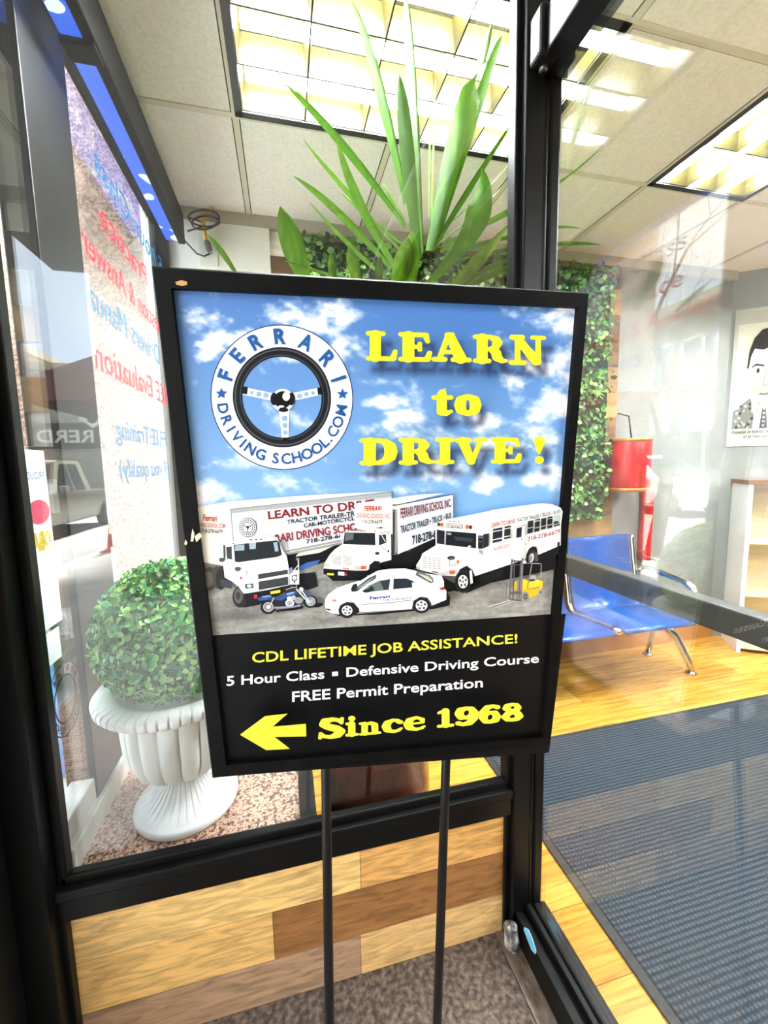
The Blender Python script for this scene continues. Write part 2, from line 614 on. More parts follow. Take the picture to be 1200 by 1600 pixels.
    big.append(glyph_strokes('t', (C4(402, 0)[0], C4(506, 0)[0], ft, fb)))
    ft = lin(C4(400, 557), C4(640, 557))
    big.append(glyph_strokes('o', (C4(508, 0)[0], C4(638, 0)[0], ft, fb)))
    ft, fb = lin(C4(65, 760), C4(940, 756)), lin(C4(65, 896), C4(940, 884))
    for ch, a, b in (('D', 64, 244), ('R', 248, 420), ('I', 421, 511), ('V', 511, 668), ('E', 680, 826), ('!', 882, 936)):
        big.append(glyph_strokes(ch, (C4(a, 0)[0], C4(b, 0)[0], ft, fb)))
    low = []
    fb = lin(C7(437, 389), C7(1000, 335))
    ft = lin(C7(437, 322), C7(1000, 276))
    fx = lin(C7(555, 334), C7(700, 318))
    for ch, a, b in (('S', 394, 480), ('1', 765, 820), ('9', 820, 896), ('6', 896, 966), ('8', 966, 1036)):
        low.append(glyph_strokes(ch, (C7(a, 0)[0], C7(b, 0)[0], ft, fb)))
    low.append(glyph_strokes('i', (C7(479, 0)[0], C7(521, 0)[0], ft, fb)))
    for ch, a, b in (('n', 521, 592), ('c', 592, 661), ('e', 660, 731)):
        low.append(glyph_strokes(ch, (C7(a, 0)[0], C7(b, 0)[0], fx, fb)))

    def strokes(gl, c):
        lay[0] += 1
        k = lay[0]
        for g in gl:
            k = lay[0]
            for st in g:
                for i, (x, y, rx, ry) in enumerate(st):
                    k += 0.06
                    ell(x, y, rx, ry, c, n=20, k=k)
                    k += 0.06
                    if i:
                        x2, y2, rx2, ry2 = st[i - 1]
                        dx, dy = x - x2, y - y2
                        l = math.hypot(dx, dy)
                        if l < 1e-6: continue
                        nx, ny = -dy / l, dx / l
                        # support point of an ellipse in direction n
                        def sp(ax, ay, X, Y, sg):
                            q = math.hypot(ax * nx, ay * ny)
                            return (X + sg * ax * ax * nx / q, Y + sg * ay * ay * ny / q)
                        poly([sp(rx2, ry2, x2, y2, 1), sp(rx, ry, x, y, 1), sp(rx, ry, x, y, -1), sp(rx2, ry2, x2, y2, -1)], c, None, k)

    # ---- printed photograph (sky, clouds, road, soft printed letter shadows) as vertex colours
    NX, NY = 330, 300
    q = [np.array(p, float) for p in ((262, 446), (908, 478), (868, 959), (326, 997))]
    U, V = np.meshgrid(np.linspace(0, 1, NX), np.linspace(0, 1, NY))
    X = (q[0][0] * (1 - U) + q[1][0] * U) * (1 - V) + (q[3][0] * (1 - U) + q[2][0] * U) * V
    Y = (q[0][1] * (1 - U) + q[1][1] * U) * (1 - V) + (q[3][1] * (1 - U) + q[2][1] * U) * V

    rs = np.random.RandomState(4)

    def vnoise(x, y):
        g = rs.rand(64, 64)
        xi, yi = np.floor(x).astype(int), np.floor(y).astype(int)
        fx, fy = x - xi, y - yi
        fx, fy = fx * fx * (3 - 2 * fx), fy * fy * (3 - 2 * fy)
        a, b = g[yi % 64, xi % 64], g[yi % 64, (xi + 1) % 64]
        c, d = g[(yi + 1) % 64, xi % 64], g[(yi + 1) % 64, (xi + 1) % 64]
        return (a * (1 - fx) + b * fx) * (1 - fy) + (c * (1 - fx) + d * fx) * fy

    def fbm(x, y, o=5):
        s = 0
        am = 0.5
        for i in range(o):
            s = s + am * vnoise(x * 2 ** i + i * 7.3, y * 2 ** i + i * 3.1)
            am *= 0.55
        return s / 1.05
    rot = (X * 0.85 + Y * 0.5, -X * 0.5 + Y * 0.85)
    n1 = fbm(rot[0] / 70.0, rot[1] / 38.0)
    n2 = fbm(X / 26.0 + 9, Y / 17.0 + 3)
    blobs = [(300, 500, 26, 52, .8), (318, 545, 40, 30, .75), (350, 570, 40, 26, .5), (505, 500, 48, 34, .75), (540, 530, 30, 22, .6), (300, 610, 22, 40, .6), (325, 655, 34, 26, .45),
             (350, 720, 60, 14, .6), (400, 690, 40, 18, .5), (320, 765, 50, 22, .75), (440, 752, 60, 12, .45), (595, 628, 34, 14, .85), (610, 660, 38, 22, .75), (575, 670, 26, 14, .5),
             (868, 500, 44, 44, .95), (880, 560, 30, 46, .8), (835, 575, 50, 34, .9), (800, 600, 44, 50, .95), (860, 630, 60, 40, .7), (770, 655, 70, 16, .7), (830, 690, 80, 30, .75),
             (720, 680, 60, 18, .5), (680, 745, 60, 26, .9), (600, 738, 60, 16, .6), (760, 752, 40, 22, .8), (850, 745, 60, 34, .8), (520, 720, 34, 10, .4), (395, 525, 26, 20, .35), (455, 560, 30, 16, .45), (480, 650, 30, 22, .4)]
    cl = np.zeros_like(X)
    for (bx, by, sx, sy, am) in blobs:
        cl = np.maximum(cl, am * np.exp(-(((X - bx) / sx) ** 2 + ((Y - by) / sy) ** 2)))
    dens = np.clip((cl * 0.9 + (n1 - 0.5) * 1.35 + (n2 - 0.5) * 0.95 - 0.24) / 0.62, 0, 1)
    dens = dens * dens * (3 - 2 * dens)
    t = np.clip((Y - 450) / 420.0, 0, 1)[..., None]
    sky = (1 - t) * np.array([66, 112, 178.]) + t * np.array([134, 182, 226.])
    edge = np.clip((X - 560) / 200, 0, 1)[..., None] * np.clip((650 - Y) / 150, 0, 1)[..., None]
    sky = sky * (1 - 0.3 * edge) + 0.3 * edge * np.array([40, 100, 178.])
    shade = np.clip(0.62 + 0.75 * n2, 0, 1)[..., None]
    cloud = shade * np.array([240, 242, 248.]) + (1 - shade) * np.array([150, 178, 212.])
    rgb = sky * (1 - dens[..., None]) + cloud * dens[..., None]
    # letter shadows printed on the sky, offset down and right
    dist = np.full(X.shape, 1e9)
    for g in big:
        for st in g:
            for i in range(len(st) - 1):
                x1, y1, ra, rb = st[i]
                x2, y2, rc, rd = st[i + 1]
                x1 += 9; x2 += 9; y1 += 16; y2 += 16
                dx, dy = x2 - x1, y2 - y1
                ll = dx * dx + dy * dy + 1e-9
                tt = np.clip(((X - x1) * dx + (Y - y1) * dy) / ll, 0, 1)
                d = np.hypot(X - x1 - tt * dx, Y - y1 - tt * dy) - (min(ra, rb) * (1 - tt) + min(rc, rd) * tt)
                dist = np.minimum(dist, d)
    sh = np.clip((10.0 - dist) / 20.0, 0, 1)
    sh = (sh * sh * (3 - 2 * sh))[..., None] * 0.78
    rgb = rgb * (1 - sh) + sh * np.array([28, 38, 72.])
    # road
    n3 = fbm(X / 40.0 + 5, (Y - X * -0.12) / 7.0)
    n4 = fbm(X / 5.0, Y / 4.0)
    road = np.clip(0.68 + 0.34 * (n3 - 0.5) + 0.2 * (n4 - 0.5), 0, 1)[..., None] * np.array([214, 214, 206.])
    dark = np.exp(-(((X - 375) / 45) ** 2 + ((Y - 962) / 12) ** 2))[..., None] * 0.35 + np.exp(-(((X - 320) / 22) ** 2 + ((Y - 975) / 8) ** 2))[..., None] * 0.25
    road = road * (1 - dark)
    isr = (Y > 880 - 0.058 * (X - 300))[..., None]
    rgb = np.where(isr, road, rgb) / 255.0
    lin_rgb = np.where(rgb <= 0.04045, rgb / 12.92, ((rgb + 0.055) / 1.055) ** 2.4)
    base = len(S.v)
    S.v += [tuple(P(float(x), float(y), 0)) for x, y in zip(X.ravel(), Y.ravel())]
    lc = lin_rgb.reshape(-1, 3)
    for j in range(NY - 1):
        for i in range(NX - 1):
            a = j * NX + i
            S.f.append((base + a, base + a + NX, base + a + NX + 1, base + a + 1))
            S.mi.append(0)
            S.sm.append(False)
            S.col.append((float(lc[a][0]), float(lc[a][1]), float(lc[a][2]), 1))
    # black band and edge
    poly([(316, 993.5), (884, 959), (858, 1176), (340, 1214)], '#0c0d0f', k=1)
    poly([(262, 446), (908, 478), (907.5, 481.5), (262.5, 450.5)], '#15171c', k=1)

    # ---- round emblem
    cx, cy = 440.5, 620.7

    def R(th, ro):
        a = math.radians(th)
        return (cx + ro * (111.5 * math.cos(a) - 2.9 * math.sin(a)), cy - ro * 113.7 * math.sin(a))

    def ring(r0, r1, c, dth=(0, 0)):
        lay[0] += 1
        k = lay[0]
        n = 72
        for i in range(n):
            t0, t1 = 360.0 * i / n, 360.0 * (i + 1) / n
            poly([R(t0, r0), R(t0, r1), R(t1, r1), R(t1, r0)], c, None, k)
    ring(0.69, 1.0, '#24365c')
    ring(0.68, 0.985, '#f4f4f4')
    ring(0.555, 0.69, '#17191d')
    ring(0.645, 0.665, '#4a4d55')
    ring(0.575, 0.59, '#3c4048')
    C3 = lambda x, y: (230 + x / 3.4286, 400 + y / 3.4286)
    poly([(705, 742), (700, 782), (512, 742), (520, 702)], '#e4e6ea', C3)
    poly([(750, 740), (755, 782), (935, 742), (928, 704)], '#e4e6ea', C3)
    poly([(705, 820), (762, 820), (756, 990), (724, 990)], '#e4e6ea', C3)
    poly([(510, 698), (540, 702), (535, 742), (508, 736)], '#101216', C3)
    poly([(910, 706), (936, 702), (940, 742), (915, 744)], '#101216', C3)
    poly([(724, 972), (760, 972), (758, 994), (722, 994)], '#101216', C3)
    for x, y, r in ((598, 740, 14), (636, 746, 15), (560, 732, 10), (816, 750, 14), (853, 740, 12), (888, 734, 10), (736, 870, 15), (738, 908, 14), (740, 946, 12)):
        ell(x, y, r, r, '#8aa6cc', C3)
    ell(726, 772, 62, 60, '#d4d7dc', C3)
    ell(680, 766, 20, 34, '#14161a', C3)
    ell(772, 766, 20, 34, '#14161a', C3)
    ell(730, 824, 26, 12, '#14161a', C3)
    ell(726, 770, 46, 46, '#0c0d10', C3)
    ell(745, 752, 20, 24, '#f2f4f6', C3)
    ell(718, 806, 16, 6, '#e6e9ee', C3)

    def arc_text(items, ro, h, wd, flip, c, bold):
        lay[0] += 1
        k = lay[0]
        for ch, th in items:
            vs, fs = text_mesh(ch, bold)
            w = max(v[0] for v in vs)
            o = []
            for (u, v) in vs:
                uu = (u - w / 2) * wd
                vv = (v - 0.5) * h
                if flip:
                    o.append(R(th + math.degrees(uu / ro), ro - vv))
                else:
                    o.append(R(th - math.degrees(uu / ro), ro + vv))
            S.add([P(x, y, k) for x, y in o], fs, M(c))
    fer = list(zip('FERRARI', (158.8, 136.9, 114.3, 90.3, 64.7, 38.8, 17.5)))
    arc_text(fer, 0.845, 0.215, 0.2, False, '#1f5596', 0.035)
    dsc = [('D', 190.5), ('R', 202), ('I', 211), ('V', 220), ('I', 228.4), ('N', 237), ('G', 248), ('S', 262.5), ('C', 272.4), ('H', 282.5), ('O', 293), ('O', 303.8), ('L', 313), ('.', 318.6), ('C', 326), ('O', 336.4), ('M', 348)]
    arc_text(dsc, 0.84, 0.15, 0.15, True, '#1d5190', 0.02)
    for th in (176.5, 3.0):
        c0 = R(th, 0.85)
        pts = []
        for i in range(10):
            rr = 10 if i % 2 == 0 else 4
            a = PI / 2 + i * PI / 5
            pts.append((c0[0] + rr * math.cos(a), c0[1] - rr * math.sin(a)))
        poly(pts, '#1f5596')

    # ---- vehicles printed on the poster
    C5 = lambda x, y: (290 + x / 3.636, 740 + y / 3.636)
    C6 = lambda x, y: (580 + x / 3.75, 740 + y / 3.75)
    T3 = lambda x, y: (300 + x / 7.5, 760 + y / 7.5)
    T4 = lambda x, y: (400 + x / 7.5, 840 + y / 7.5)
    T5 = lambda x, y: (480 + x / 7.5, 760 + y / 7.5)
    T6 = lambda x, y: (490 + x / 5.4545, 860 + y / 5.4545)
    T7 = lambda x, y: (640 + x / 9.23, 780 + y / 9.23)
    T8 = lambda x, y: (750 + x / 8.571, 780 + y / 8.571)
    WH, CRM, SID, DK, RED, BK = '#f2f1ec', '#e6e4d8', '#d3d9e0', '#14161a', '#8e2420', '#1b1b20'

    def wheel(x, y, rx, ry, T, rim='#c9c9c6', rr=.58):
        ell(x, y, rx, ry, '#23252a', T)
        ell(x, y, rx * .82, ry * .82, '#101114', T)
        ell(x, y, rx * rr, ry * rr, rim, T)
        for i in range(5):
            a = i * 2 * PI / 5 + .4
            ell(x + rx * rr * .62 * math.cos(a), y - ry * rr * .62 * math.sin(a), rx * rr * .2, ry * rr * .22, '#4a4c50', T)
        ell(x, y, rx * .1, ry * .1, '#55585c', T)
    # long trailer and its shade
    poly([(540, 455), (900, 392), (960, 420), (800, 500), (640, 545), (560, 560)], DK, C5)
    poly([(625, 472), (640, 452), (830, 405), (838, 412), (760, 450)], '#c9c8bd', C5)
    poly([(650, 525), (690, 505), (765, 490), (745, 515), (650, 550)], '#3d62a8', C5)
    poly([(580, 600), (640, 570), (735, 560), (745, 620), (755, 640), (700, 660), (620, 650)], '#1c1e22', C5)
    poly([(52, 190), (250, 158), (700, 122), (1172, 101), (258, 203)], '#dcdcd2', C5)
    poly([(56, 192), (258, 201), (272, 372), (215, 524), (84, 500)], CRM, C5)
    poly([(258, 201), (1172, 103), (1172, 172), (960, 400), (890, 398), (560, 466), (272, 400)], SID, C5)
    poly([(258, 201), (1172, 103), (1172, 131), (260, 226)], '#a3a7a8', C5)
    line([(256, 201), (272, 400)], 5, '#8a8a86', C5)
    line([(258, 202), (1172, 104)], 3, '#5c5f60', C5)
    line([(1172, 103), (1172, 170)], 4, '#6b6e70', C5)
    poly([(556, 440), (900, 372), (900, 398), (560, 466)], '#8f9190', C5)
    line([(558, 452), (900, 385)], 4, '#d7d6cf', C5)
    for x in (370, 440, 560, 700): line([(x, 214 - x * .04), (x + 6, 370)], 1.5, '#c3c8ce', C5)
    text('LEARN TO DRIVE', (470, 259), (1078, 192), (466, 213), (1072, 143), '#7d1f22', C5, .025)
    text('TRACTOR TRAILER-TR', (575, 286), (962, 238), (575, 263), (960, 212), BK, C5, .02)
    text('CAR-MOTORCYCL', (672, 307), (960, 264), (670, 284), (958, 240), BK, C5, .02)
    text('RARI DRIVING SCHO', (512, 392), (975, 324), (508, 345), (968, 278), '#8b2224', C5, .025)
    text('718-278-66', (686, 398), (892, 362), (684, 374), (889, 340), BK, C5, .025)
    text('Ferrari', (100, 268), (180, 272), (100, 230), (180, 236), '#b84a34', C5, .02)
    text('DRIVING SCHOOL .COM', (62, 302), (224, 310), (62, 275), (224, 284), '#b3504a', C5, .01)
    text('718-278-6679', (90, 334), (210, 340), (90, 311), (210, 318), '#33363c', C5, .01)
    for rr, c in ((52, '#30343c'), (49, '#e4e8ec'), (32, '#30343c'), (28, '#dfe4ea')): ell(353, 305, rr * .96, rr * 1.05, c, C5)
    line([(353, 305), (330, 295)], 5, '#30343c', C5); line([(353, 305), (376, 295)], 5, '#30343c', C5); line([(353, 305), (353, 332)], 5, '#30343c', C5)
    ell(353, 305, 8, 8, '#1c1e24', C5)
    for i in range(22):
        a = i * 2 * PI / 22
        ell(353 + 39 * math.cos(a), 305 - 42 * math.sin(a), 4, 4, '#30343c', C5, n=8)
    # cab-over tractor
    ell(140, 596, 46, 64, '#3a3833', C5); ell(180, 590, 44, 62, '#45423c', C5); ell(126, 600, 28, 46, '#5c5850', C5); ell(200, 600, 30, 60, '#2e2c29', C5)
    poly([(196, 600), (262, 612), (262, 655), (204, 640)], '#3c4048', C5)
    poly([(300, 690), (590, 640), (590, 660), (420, 745), (330, 762)], '#17181b', C5)
    ell(312, 700, 46, 62, '#2a2a2b', C5); ell(300, 694, 26, 44, '#5a5955', C5); ell(298, 694, 12, 22, '#3a3a3a', C5)
    poly([(215, 408), (268, 388), (300, 372), (450, 356), (520, 362), (548, 430), (575, 470), (590, 560), (590, 632), (420, 672), (330, 682), (300, 640), (262, 612), (222, 590), (212, 500)], WH, C5)
    poly([(232, 418), (262, 414), (264, 488), (236, 484)], '#3b4248', C5)
    poly([(274, 404), (520, 378), (532, 392), (548, 462), (520, 474), (300, 504), (280, 500)], '#23282c', C5)
    poly([(282, 406), (334, 402), (334, 436), (280, 440)], '#8fa6b4', C5); poly([(360, 396), (400, 392), (398, 428), (364, 430)], '#9ab0bb', C5)
    poly([(498, 392), (520, 388), (528, 440), (508, 444)], '#8fa6b4', C5)
    for x in (372, 400, 428): ell(x, 376 - (x - 372) * .05, 9, 5, '#a05a3a', C5)
    ell(270, 398, 6, 4, '#a05a3a', C5)
    poly([(411, 572), (578, 546), (580, 570), (413, 600)], '#33363a', C5)
    poly([(414, 614), (580, 586), (582, 632), (416, 662)], '#2d3034', C5)
    for i in range(6): line([(416, 622 + i * 7), (581, 594 + i * 7)], 1.6, '#5d6064', C5)
    for i in range(3): line([(413, 580 + i * 6), (579, 553 + i * 6)], 1.4, '#5d6064', C5)
    line([(488, 522), (488, 532), (500, 531)], 2.5, '#6a6e72', C5)
    poly([(336, 628), (382, 624), (384, 650), (340, 654)], '#4c5358', C5); ell(362, 639, 14, 9, '#c3cbd0', C5)
    ell(318, 592, 9, 10, '#a43a30', C5)
    poly([(300, 540), (345, 548), (345, 590), (320, 596)], '#d4d7d8', C5); ell(296, 542, 17, 13, '#494c50', C5)
    poly([(190, 418), (222, 416), (222, 490), (196, 492)], '#d9dbd8', C5); poly([(214, 406), (224, 406), (224, 490), (216, 490)], '#3a3c3e', C5); ell(206, 490, 17, 12, '#43474a', C5)
    poly([(538, 390), (560, 380), (572, 436), (556, 440)], '#8b8e8e', C5); line([(545, 396), (562, 436)], 3, '#3a3c3e', C5)
    poly([(330, 684), (590, 640), (590, 655), (400, 744), (350, 756)], '#1b1c1f', C5)
    poly([(482, 670), (538, 660), (538, 676), (482, 686)], '#e4d83c', C5)
    text('8', (387, 711), (407, 708), (387, 688), (407, 686), '#c9392f', C5, .025)
    # second white fender with its mirror pole
    poly([(584, 540), (606, 530), (610, 560), (590, 600)], '#7c82a6', C5)
    poly([(590, 575), (620, 548), (645, 552), (645, 630), (594, 630)], '#e9ebec', C5)
    poly([(602, 580), (634, 572), (634, 606), (602, 610)], '#5a6066', C5); ell(618, 592, 12, 11, '#cfd6da', C5)
    line([(612, 552), (640, 520), (642, 490)], 5, '#c9cbcb', C5); line([(640, 490), (642, 550)], 6, '#cfd1d1', C5); ell(637, 486, 10, 9, '#7b7f80', C5)
    # motorcycle
    poly([(230, 850), (500, 810), (560, 800), (545, 830), (460, 850), (240, 872)], '#17181a', T4)
    poly([(700, 770), (780, 765), (790, 790), (740, 815), (640, 822)], '#1c1d20', T4)
    ell(145, 815, 92, 82, '#1e2023', T4); ell(145, 813, 62, 56, '#b9bbb9', T4); ell(145, 813, 52, 46, '#7f827f', T4); ell(145, 813, 24, 22, '#d5d6d4', T4)
    ell(636, 750, 82, 74, '#1e2023', T4); ell(640, 748, 58, 54, '#b4b7b5', T4); ell(640, 748, 50, 46, '#85888a', T4); ell(640, 748, 16, 15, '#cfd1d0', T4)
    for i in range(8):
        a = i * PI / 8
        line([(640 - 50 * math.cos(a), 748 - 46 * math.sin(a)), (640 + 50 * math.cos(a), 748 + 46 * math.sin(a))], 3, '#c9cbca', T4)
    poly([(200, 740), (330, 690), (560, 660), (545, 770), (400, 815), (230, 820)], '#23252a', T4)
    poly([(330, 590), (480, 575), (520, 640), (480, 700), (350, 700)], '#2b2d33', T4)
    poly([(15, 712), (110, 680), (190, 690), (205, 705), (120, 735), (30, 740)], '#33538f', T4)
    poly([(60, 690), (150, 674), (185, 684), (90, 704)], '#7f9cd0', T4)
    poly([(210, 725), (300, 690), (360, 650), (470, 625), (480, 660), (360, 700), (310, 740)], '#2f4f90', T4)
    poly([(350, 655), (450, 632), (440, 655), (370, 675)], '#86a2d6', T4)
    poly([(560, 690), (600, 662), (640, 668), (640, 690), (580, 702)], '#2f4f90', T4)
    ell(395, 768, 52, 44, '#d8dad9', T4); ell(395, 768, 34, 28, '#9a9d9d', T4); ell(400, 712, 40, 24, '#c5c8c7', T4); ell(500, 735, 50, 40, '#8f9291', T4); ell(440, 705, 26, 28, '#aeb1b0', T4)
    line([(175, 822), (440, 812), (520, 790)], 20, '#8a8fa6', T4)
    line([(470, 600), (560, 700), (628, 770)], 16, '#c6c9c9', T4); line([(520, 600), (630, 755)], 10, '#e2e4e4', T4)
    ell(530, 606, 26, 26, '#c3c6c6', T4); line([(350, 610), (430, 585), (480, 580), (455, 520)], 8, '#a6a9a9', T4); ell(452, 518, 10, 14, '#3a3c40', T4); line([(165, 805), (210, 700)], 9, '#c9cbca', T4)
    # box truck
    poly([(610, 655), (1200, 840), (1200, 1000), (700, 1040), (190, 1030), (190, 970)], '#15171a', T5)
    poly([(770, 800), (1200, 760), (1300, 700), (1560, 560), (1560, 840), (1100, 1030), (860, 1030)], '#121316', T5)
    poly([(555, 208), (600, 196), (1200, 112), (1330, 95), (1612, 80), (1060, 214)], '#e9e7df', T5)
    poly([(553, 212), (590, 198), (1000, 208), (1010, 560), (830, 560), (560, 486)], '#edeae2', T5)
    poly([(1000, 208), (1064, 212), (1060, 800), (1000, 804)], '#5d5e5c', T5)
    line([(1015, 300), (1010, 790)], 12, '#1d1e20', T5); line([(1040, 230), (1040, 780)], 10, '#b5b5ae', T5); line([(1000, 250), (1050, 250)], 40, '#d0cdbf', T5)
    poly([(150, 184), (478, 122), (480, 300), (375, 376), (155, 470)], '#ccd2da', C6)
    line([(150, 184), (478, 121)], 5, '#25272a', C6); line([(152, 184), (157, 470)], 5, '#c4c4bc', C6); line([(157, 470), (375, 376)], 4, '#e3e3de', C6)
    for i in range(9): line([(180 + i * 32, 184 - i * 6), (184 + i * 32, 452 - i * 14)], 2, '#bcc3cd', C6)
    text('FERRARI DRIVING SCHOOL INC.', (172, 262), (470, 192), (170, 202), (468, 146), '#6e2b2c', C6, .02)
    text('TRACTOR TRAILER \u2022 TRUCK \u2022 BUS', (172, 350), (470, 258), (171, 306), (469, 226), BK, C6, .02)
    text('718-278-6', (241, 416), (382, 372), (239, 364), (380, 328), BK, C6, .03)
    poly([(408, 680), (440, 530), (480, 520), (800, 530), (850, 530), (980, 540), (985, 860), (870, 890), (850, 900), (700, 985), (480, 990), (192, 960), (205, 895), (265, 800), (320, 740)], WH, T5)
    poly([(440, 540), (795, 545), (800, 690), (420, 676)], '#1e2226', T5)
    poly([(450, 548), (545, 552), (540, 620), (440, 640)], '#59646a', T5)
    poly([(840, 566), (925, 562), (928, 660), (840, 694)], '#2a2f33', T5); line([(868, 566), (918, 650)], 8, '#d9dbda', T5)
    poly([(930, 540), (975, 530), (985, 640), (940, 650)], '#dadbd8', T5); line([(850, 545), (960, 530)], 8, '#8a8c8c', T5); ell(958, 546, 18, 18, '#b9bbb9', T5)
    poly([(835, 700), (965, 680), (980, 850), (870, 885), (830, 800)], '#dfe3e8', T5); line([(860, 700), (945, 760)], 5, '#3a3c3e', T5); ell(952, 758, 9, 16, '#232528', T5); ell(820, 785, 26, 18, '#232528', T5)
    for i in range(7):
        line([(288, 806 + i * 17), (400, 811 + i * 17)], 6, '#9b9a94', T5); line([(416, 812 + i * 17), (524, 820 + i * 17)], 6, '#9b9a94', T5)
    poly([(560, 932), (625, 934), (625, 970), (560, 966)], '#b9bab4', T5); poly([(628, 934), (690, 932), (690, 968), (628, 970)], '#cc5a33', T5)
    poly([(196, 900), (246, 906), (252, 944), (200, 938)], '#bdbcb4', T5); line([(415, 958), (490, 964)], 8, '#9c3a30', T5)
    for x in (475, 585, 628, 672, 790): ell(x, 524, 14, 6, '#c07a5c', T5)
    poly([(385, 548), (408, 540), (410, 640), (388, 630)], '#cfd1ce', T5)
    poly([(192, 966), (700, 995), (700, 1060), (640, 1100), (300, 1110), (250, 1060), (196, 1020)], '#15161a', T5)
    poly([(232, 1014), (312, 1018), (312, 1044), (232, 1040)], '#d9d340', T5); poly([(362, 998), (436, 1003), (436, 1046), (362, 1042)], '#e6dcdc', T5)
    text('6', (440, 1046), (468, 1046), (440, 1008), (468, 1008), '#c9392f', T5, .03)
    poly([(720, 1000), (730, 920), (790, 872), (850, 880), (860, 1000), (820, 1050), (720, 1080)], '#17181b', T5)
    text('FERRARI', (666, 283), (866, 280), (676, 228), (878, 228), '#b23226', T5, .03)
    text('DRIVING SCHOOL INC.', (584, 370), (980, 374), (584, 312), (980, 320), '#b84a3c', T5, .01)
    text('718-278-6679', (638, 432), (880, 434), (638, 392), (880, 392), '#3f424a', T5, .02)
    ell(850, 486, 50, 8, '#7c7f80', T5); ell(862, 484, 16, 10, '#2a2c2e', T5)
    # school bus
    poly([(330, 690), (420, 700), (1080, 560), (1085, 440), (1100, 440), (1092, 475), (600, 680), (560, 700), (430, 660)], '#131417', C6)
    poly([(330, 560), (520, 660), (500, 690), (430, 668), (330, 600)], '#15161a', C6)
    poly([(0, 1010), (1040, 560), (1060, 570), (1045, 740), (200, 1090), (0, 1150)], '#15161a', T8)
    poly([(386, 292), (430, 272), (700, 218), (745, 208), (900, 186), (1000, 174), (1060, 180), (1110, 200), (1122, 222), (1112, 300), (1110, 420), (970, 480), (940, 440), (910, 500), (850, 520), (610, 600), (590, 560), (545, 545), (500, 600), (415, 598), (270, 560), (262, 540), (290, 495), (300, 468), (378, 420), (376, 330)], WH, C6)
    poly([(690, 226), (700, 216), (760, 208), (775, 216)], '#f6f5f1', C6)
    poly([(384, 328), (436, 336), (434, 416), (384, 410)], '#20242a', C6); poly([(440, 336), (616, 350), (614, 438), (436, 418)], '#191c21', C6)
    poly([(446, 345), (470, 348), (468, 360), (446, 358)], '#8fa0a8', C6); poly([(480, 368), (600, 380), (590, 400), (500, 392)], '#2f3940', C6); line([(434, 336), (432, 414)], 7, '#aeb3b4', C6); line([(480, 340), (478, 420)], 2.5, '#111316', C6)
    ell(575, 427, 10, 6, '#c7cccc', C6)
    poly([(441, 290), (536, 296), (536, 322), (441, 316)], '#26282c', C6); poly([(445, 293), (532, 299), (532, 319), (445, 313)], '#f0ece6', C6)
    text('Ferrari', (452, 312), (528, 318), (452, 294), (528, 299), '#7a3a34', C6, .02)
    ell(396, 298, 9, 11, '#4b2a24', C6); ell(413, 299, 11, 12, '#cf5a30', C6); ell(562, 312, 11, 13, '#d2622f', C6); ell(582, 314, 10, 12, '#5a2a24', C6)
    for x in (460, 485, 512): ell(x, 280 + (x - 460) * .05, 7, 3.5, '#9a7866', C6)
    for r_ in range(4):
        for i in range(6): line([(303 + r_ * 28, 488 + i * 12 + r_ * 3), (324 + r_ * 28, 490 + i * 12 + r_ * 3)], 4, '#9a988f', C6)
    ell(468, 494, 22, 12, '#24262a', C6); ell(468, 497, 12, 6, '#55585a', C6); ell(508, 517, 8, 11, '#d0682f', C6); poly([(460, 530), (500, 528), (500, 540), (466, 544)], '#b8bcc2', C6); line([(458, 545), (462, 500)], 3, '#33363a', C6)
    poly([(425, 568), (458, 570), (458, 588), (425, 584)], '#c5c3ba', C6); poly([(459, 568), (492, 568), (490, 588), (459, 590)], '#cd5a30', C6); line([(355, 574), (392, 580)], 5, '#1d1f22', C6); poly([(262, 538), (286, 544), (284, 560), (266, 556)], '#b9b8b0', C6)
    poly([(626, 362), (655, 364), (654, 440), (626, 440)], '#1b1d21', C6); poly([(656, 356), (690, 350), (688, 424), (656, 440)], '#23262b', C6); poly([(630, 445), (656, 452), (655, 478), (632, 462)], '#8a8f9a', C6); line([(628, 372), (654, 374)], 6, '#8d9296', C6); line([(628, 398), (652, 400)], 3, '#70757a', C6)
    poly([(498, 640), (500, 600), (520, 560), (560, 540), (585, 560), (590, 620), (560, 690), (500, 690)], '#14151a', C6)
    wheel(538, 633, 48, 66, C6, '#d6d6d4', .6)
    poly([(575, 570), (590, 565), (596, 640), (582, 648)], '#dcd8d0', C6)
    poly([(168, 392), (412, 348), (410, 542), (166, 590)], '#e8e8e4', T8)
    for a in ([(172, 400), (304, 374), (302, 408), (172, 428)], [(172, 440), (302, 416), (298, 512), (168, 540)], [(168, 552), (297, 526), (296, 558), (168, 588)], [(328, 368), (412, 350), (412, 376), (328, 394)], [(327, 404), (410, 388), (408, 484), (322, 500)], [(322, 512), (408, 494), (408, 522), (322, 538)],
              [(640, 296), (716, 282), (712, 370), (638, 384)], [(636, 396), (712, 380), (706, 446), (632, 464)], [(736, 274), (804, 260), (804, 276), (736, 290)], [(734, 306), (802, 292), (798, 366), (730, 380)], [(728, 392), (798, 378), (796, 424), (726, 442)], [(820, 262), (886, 246), (884, 346), (818, 362)], [(818, 374), (882, 358), (880, 396), (816, 410)], [(904, 240), (974, 224), (970, 250), (904, 262)], [(904, 270), (970, 258), (968, 328), (902, 344)], [(902, 356), (966, 342), (964, 382), (900, 396)]):
        poly(a, '#22262b', T8)
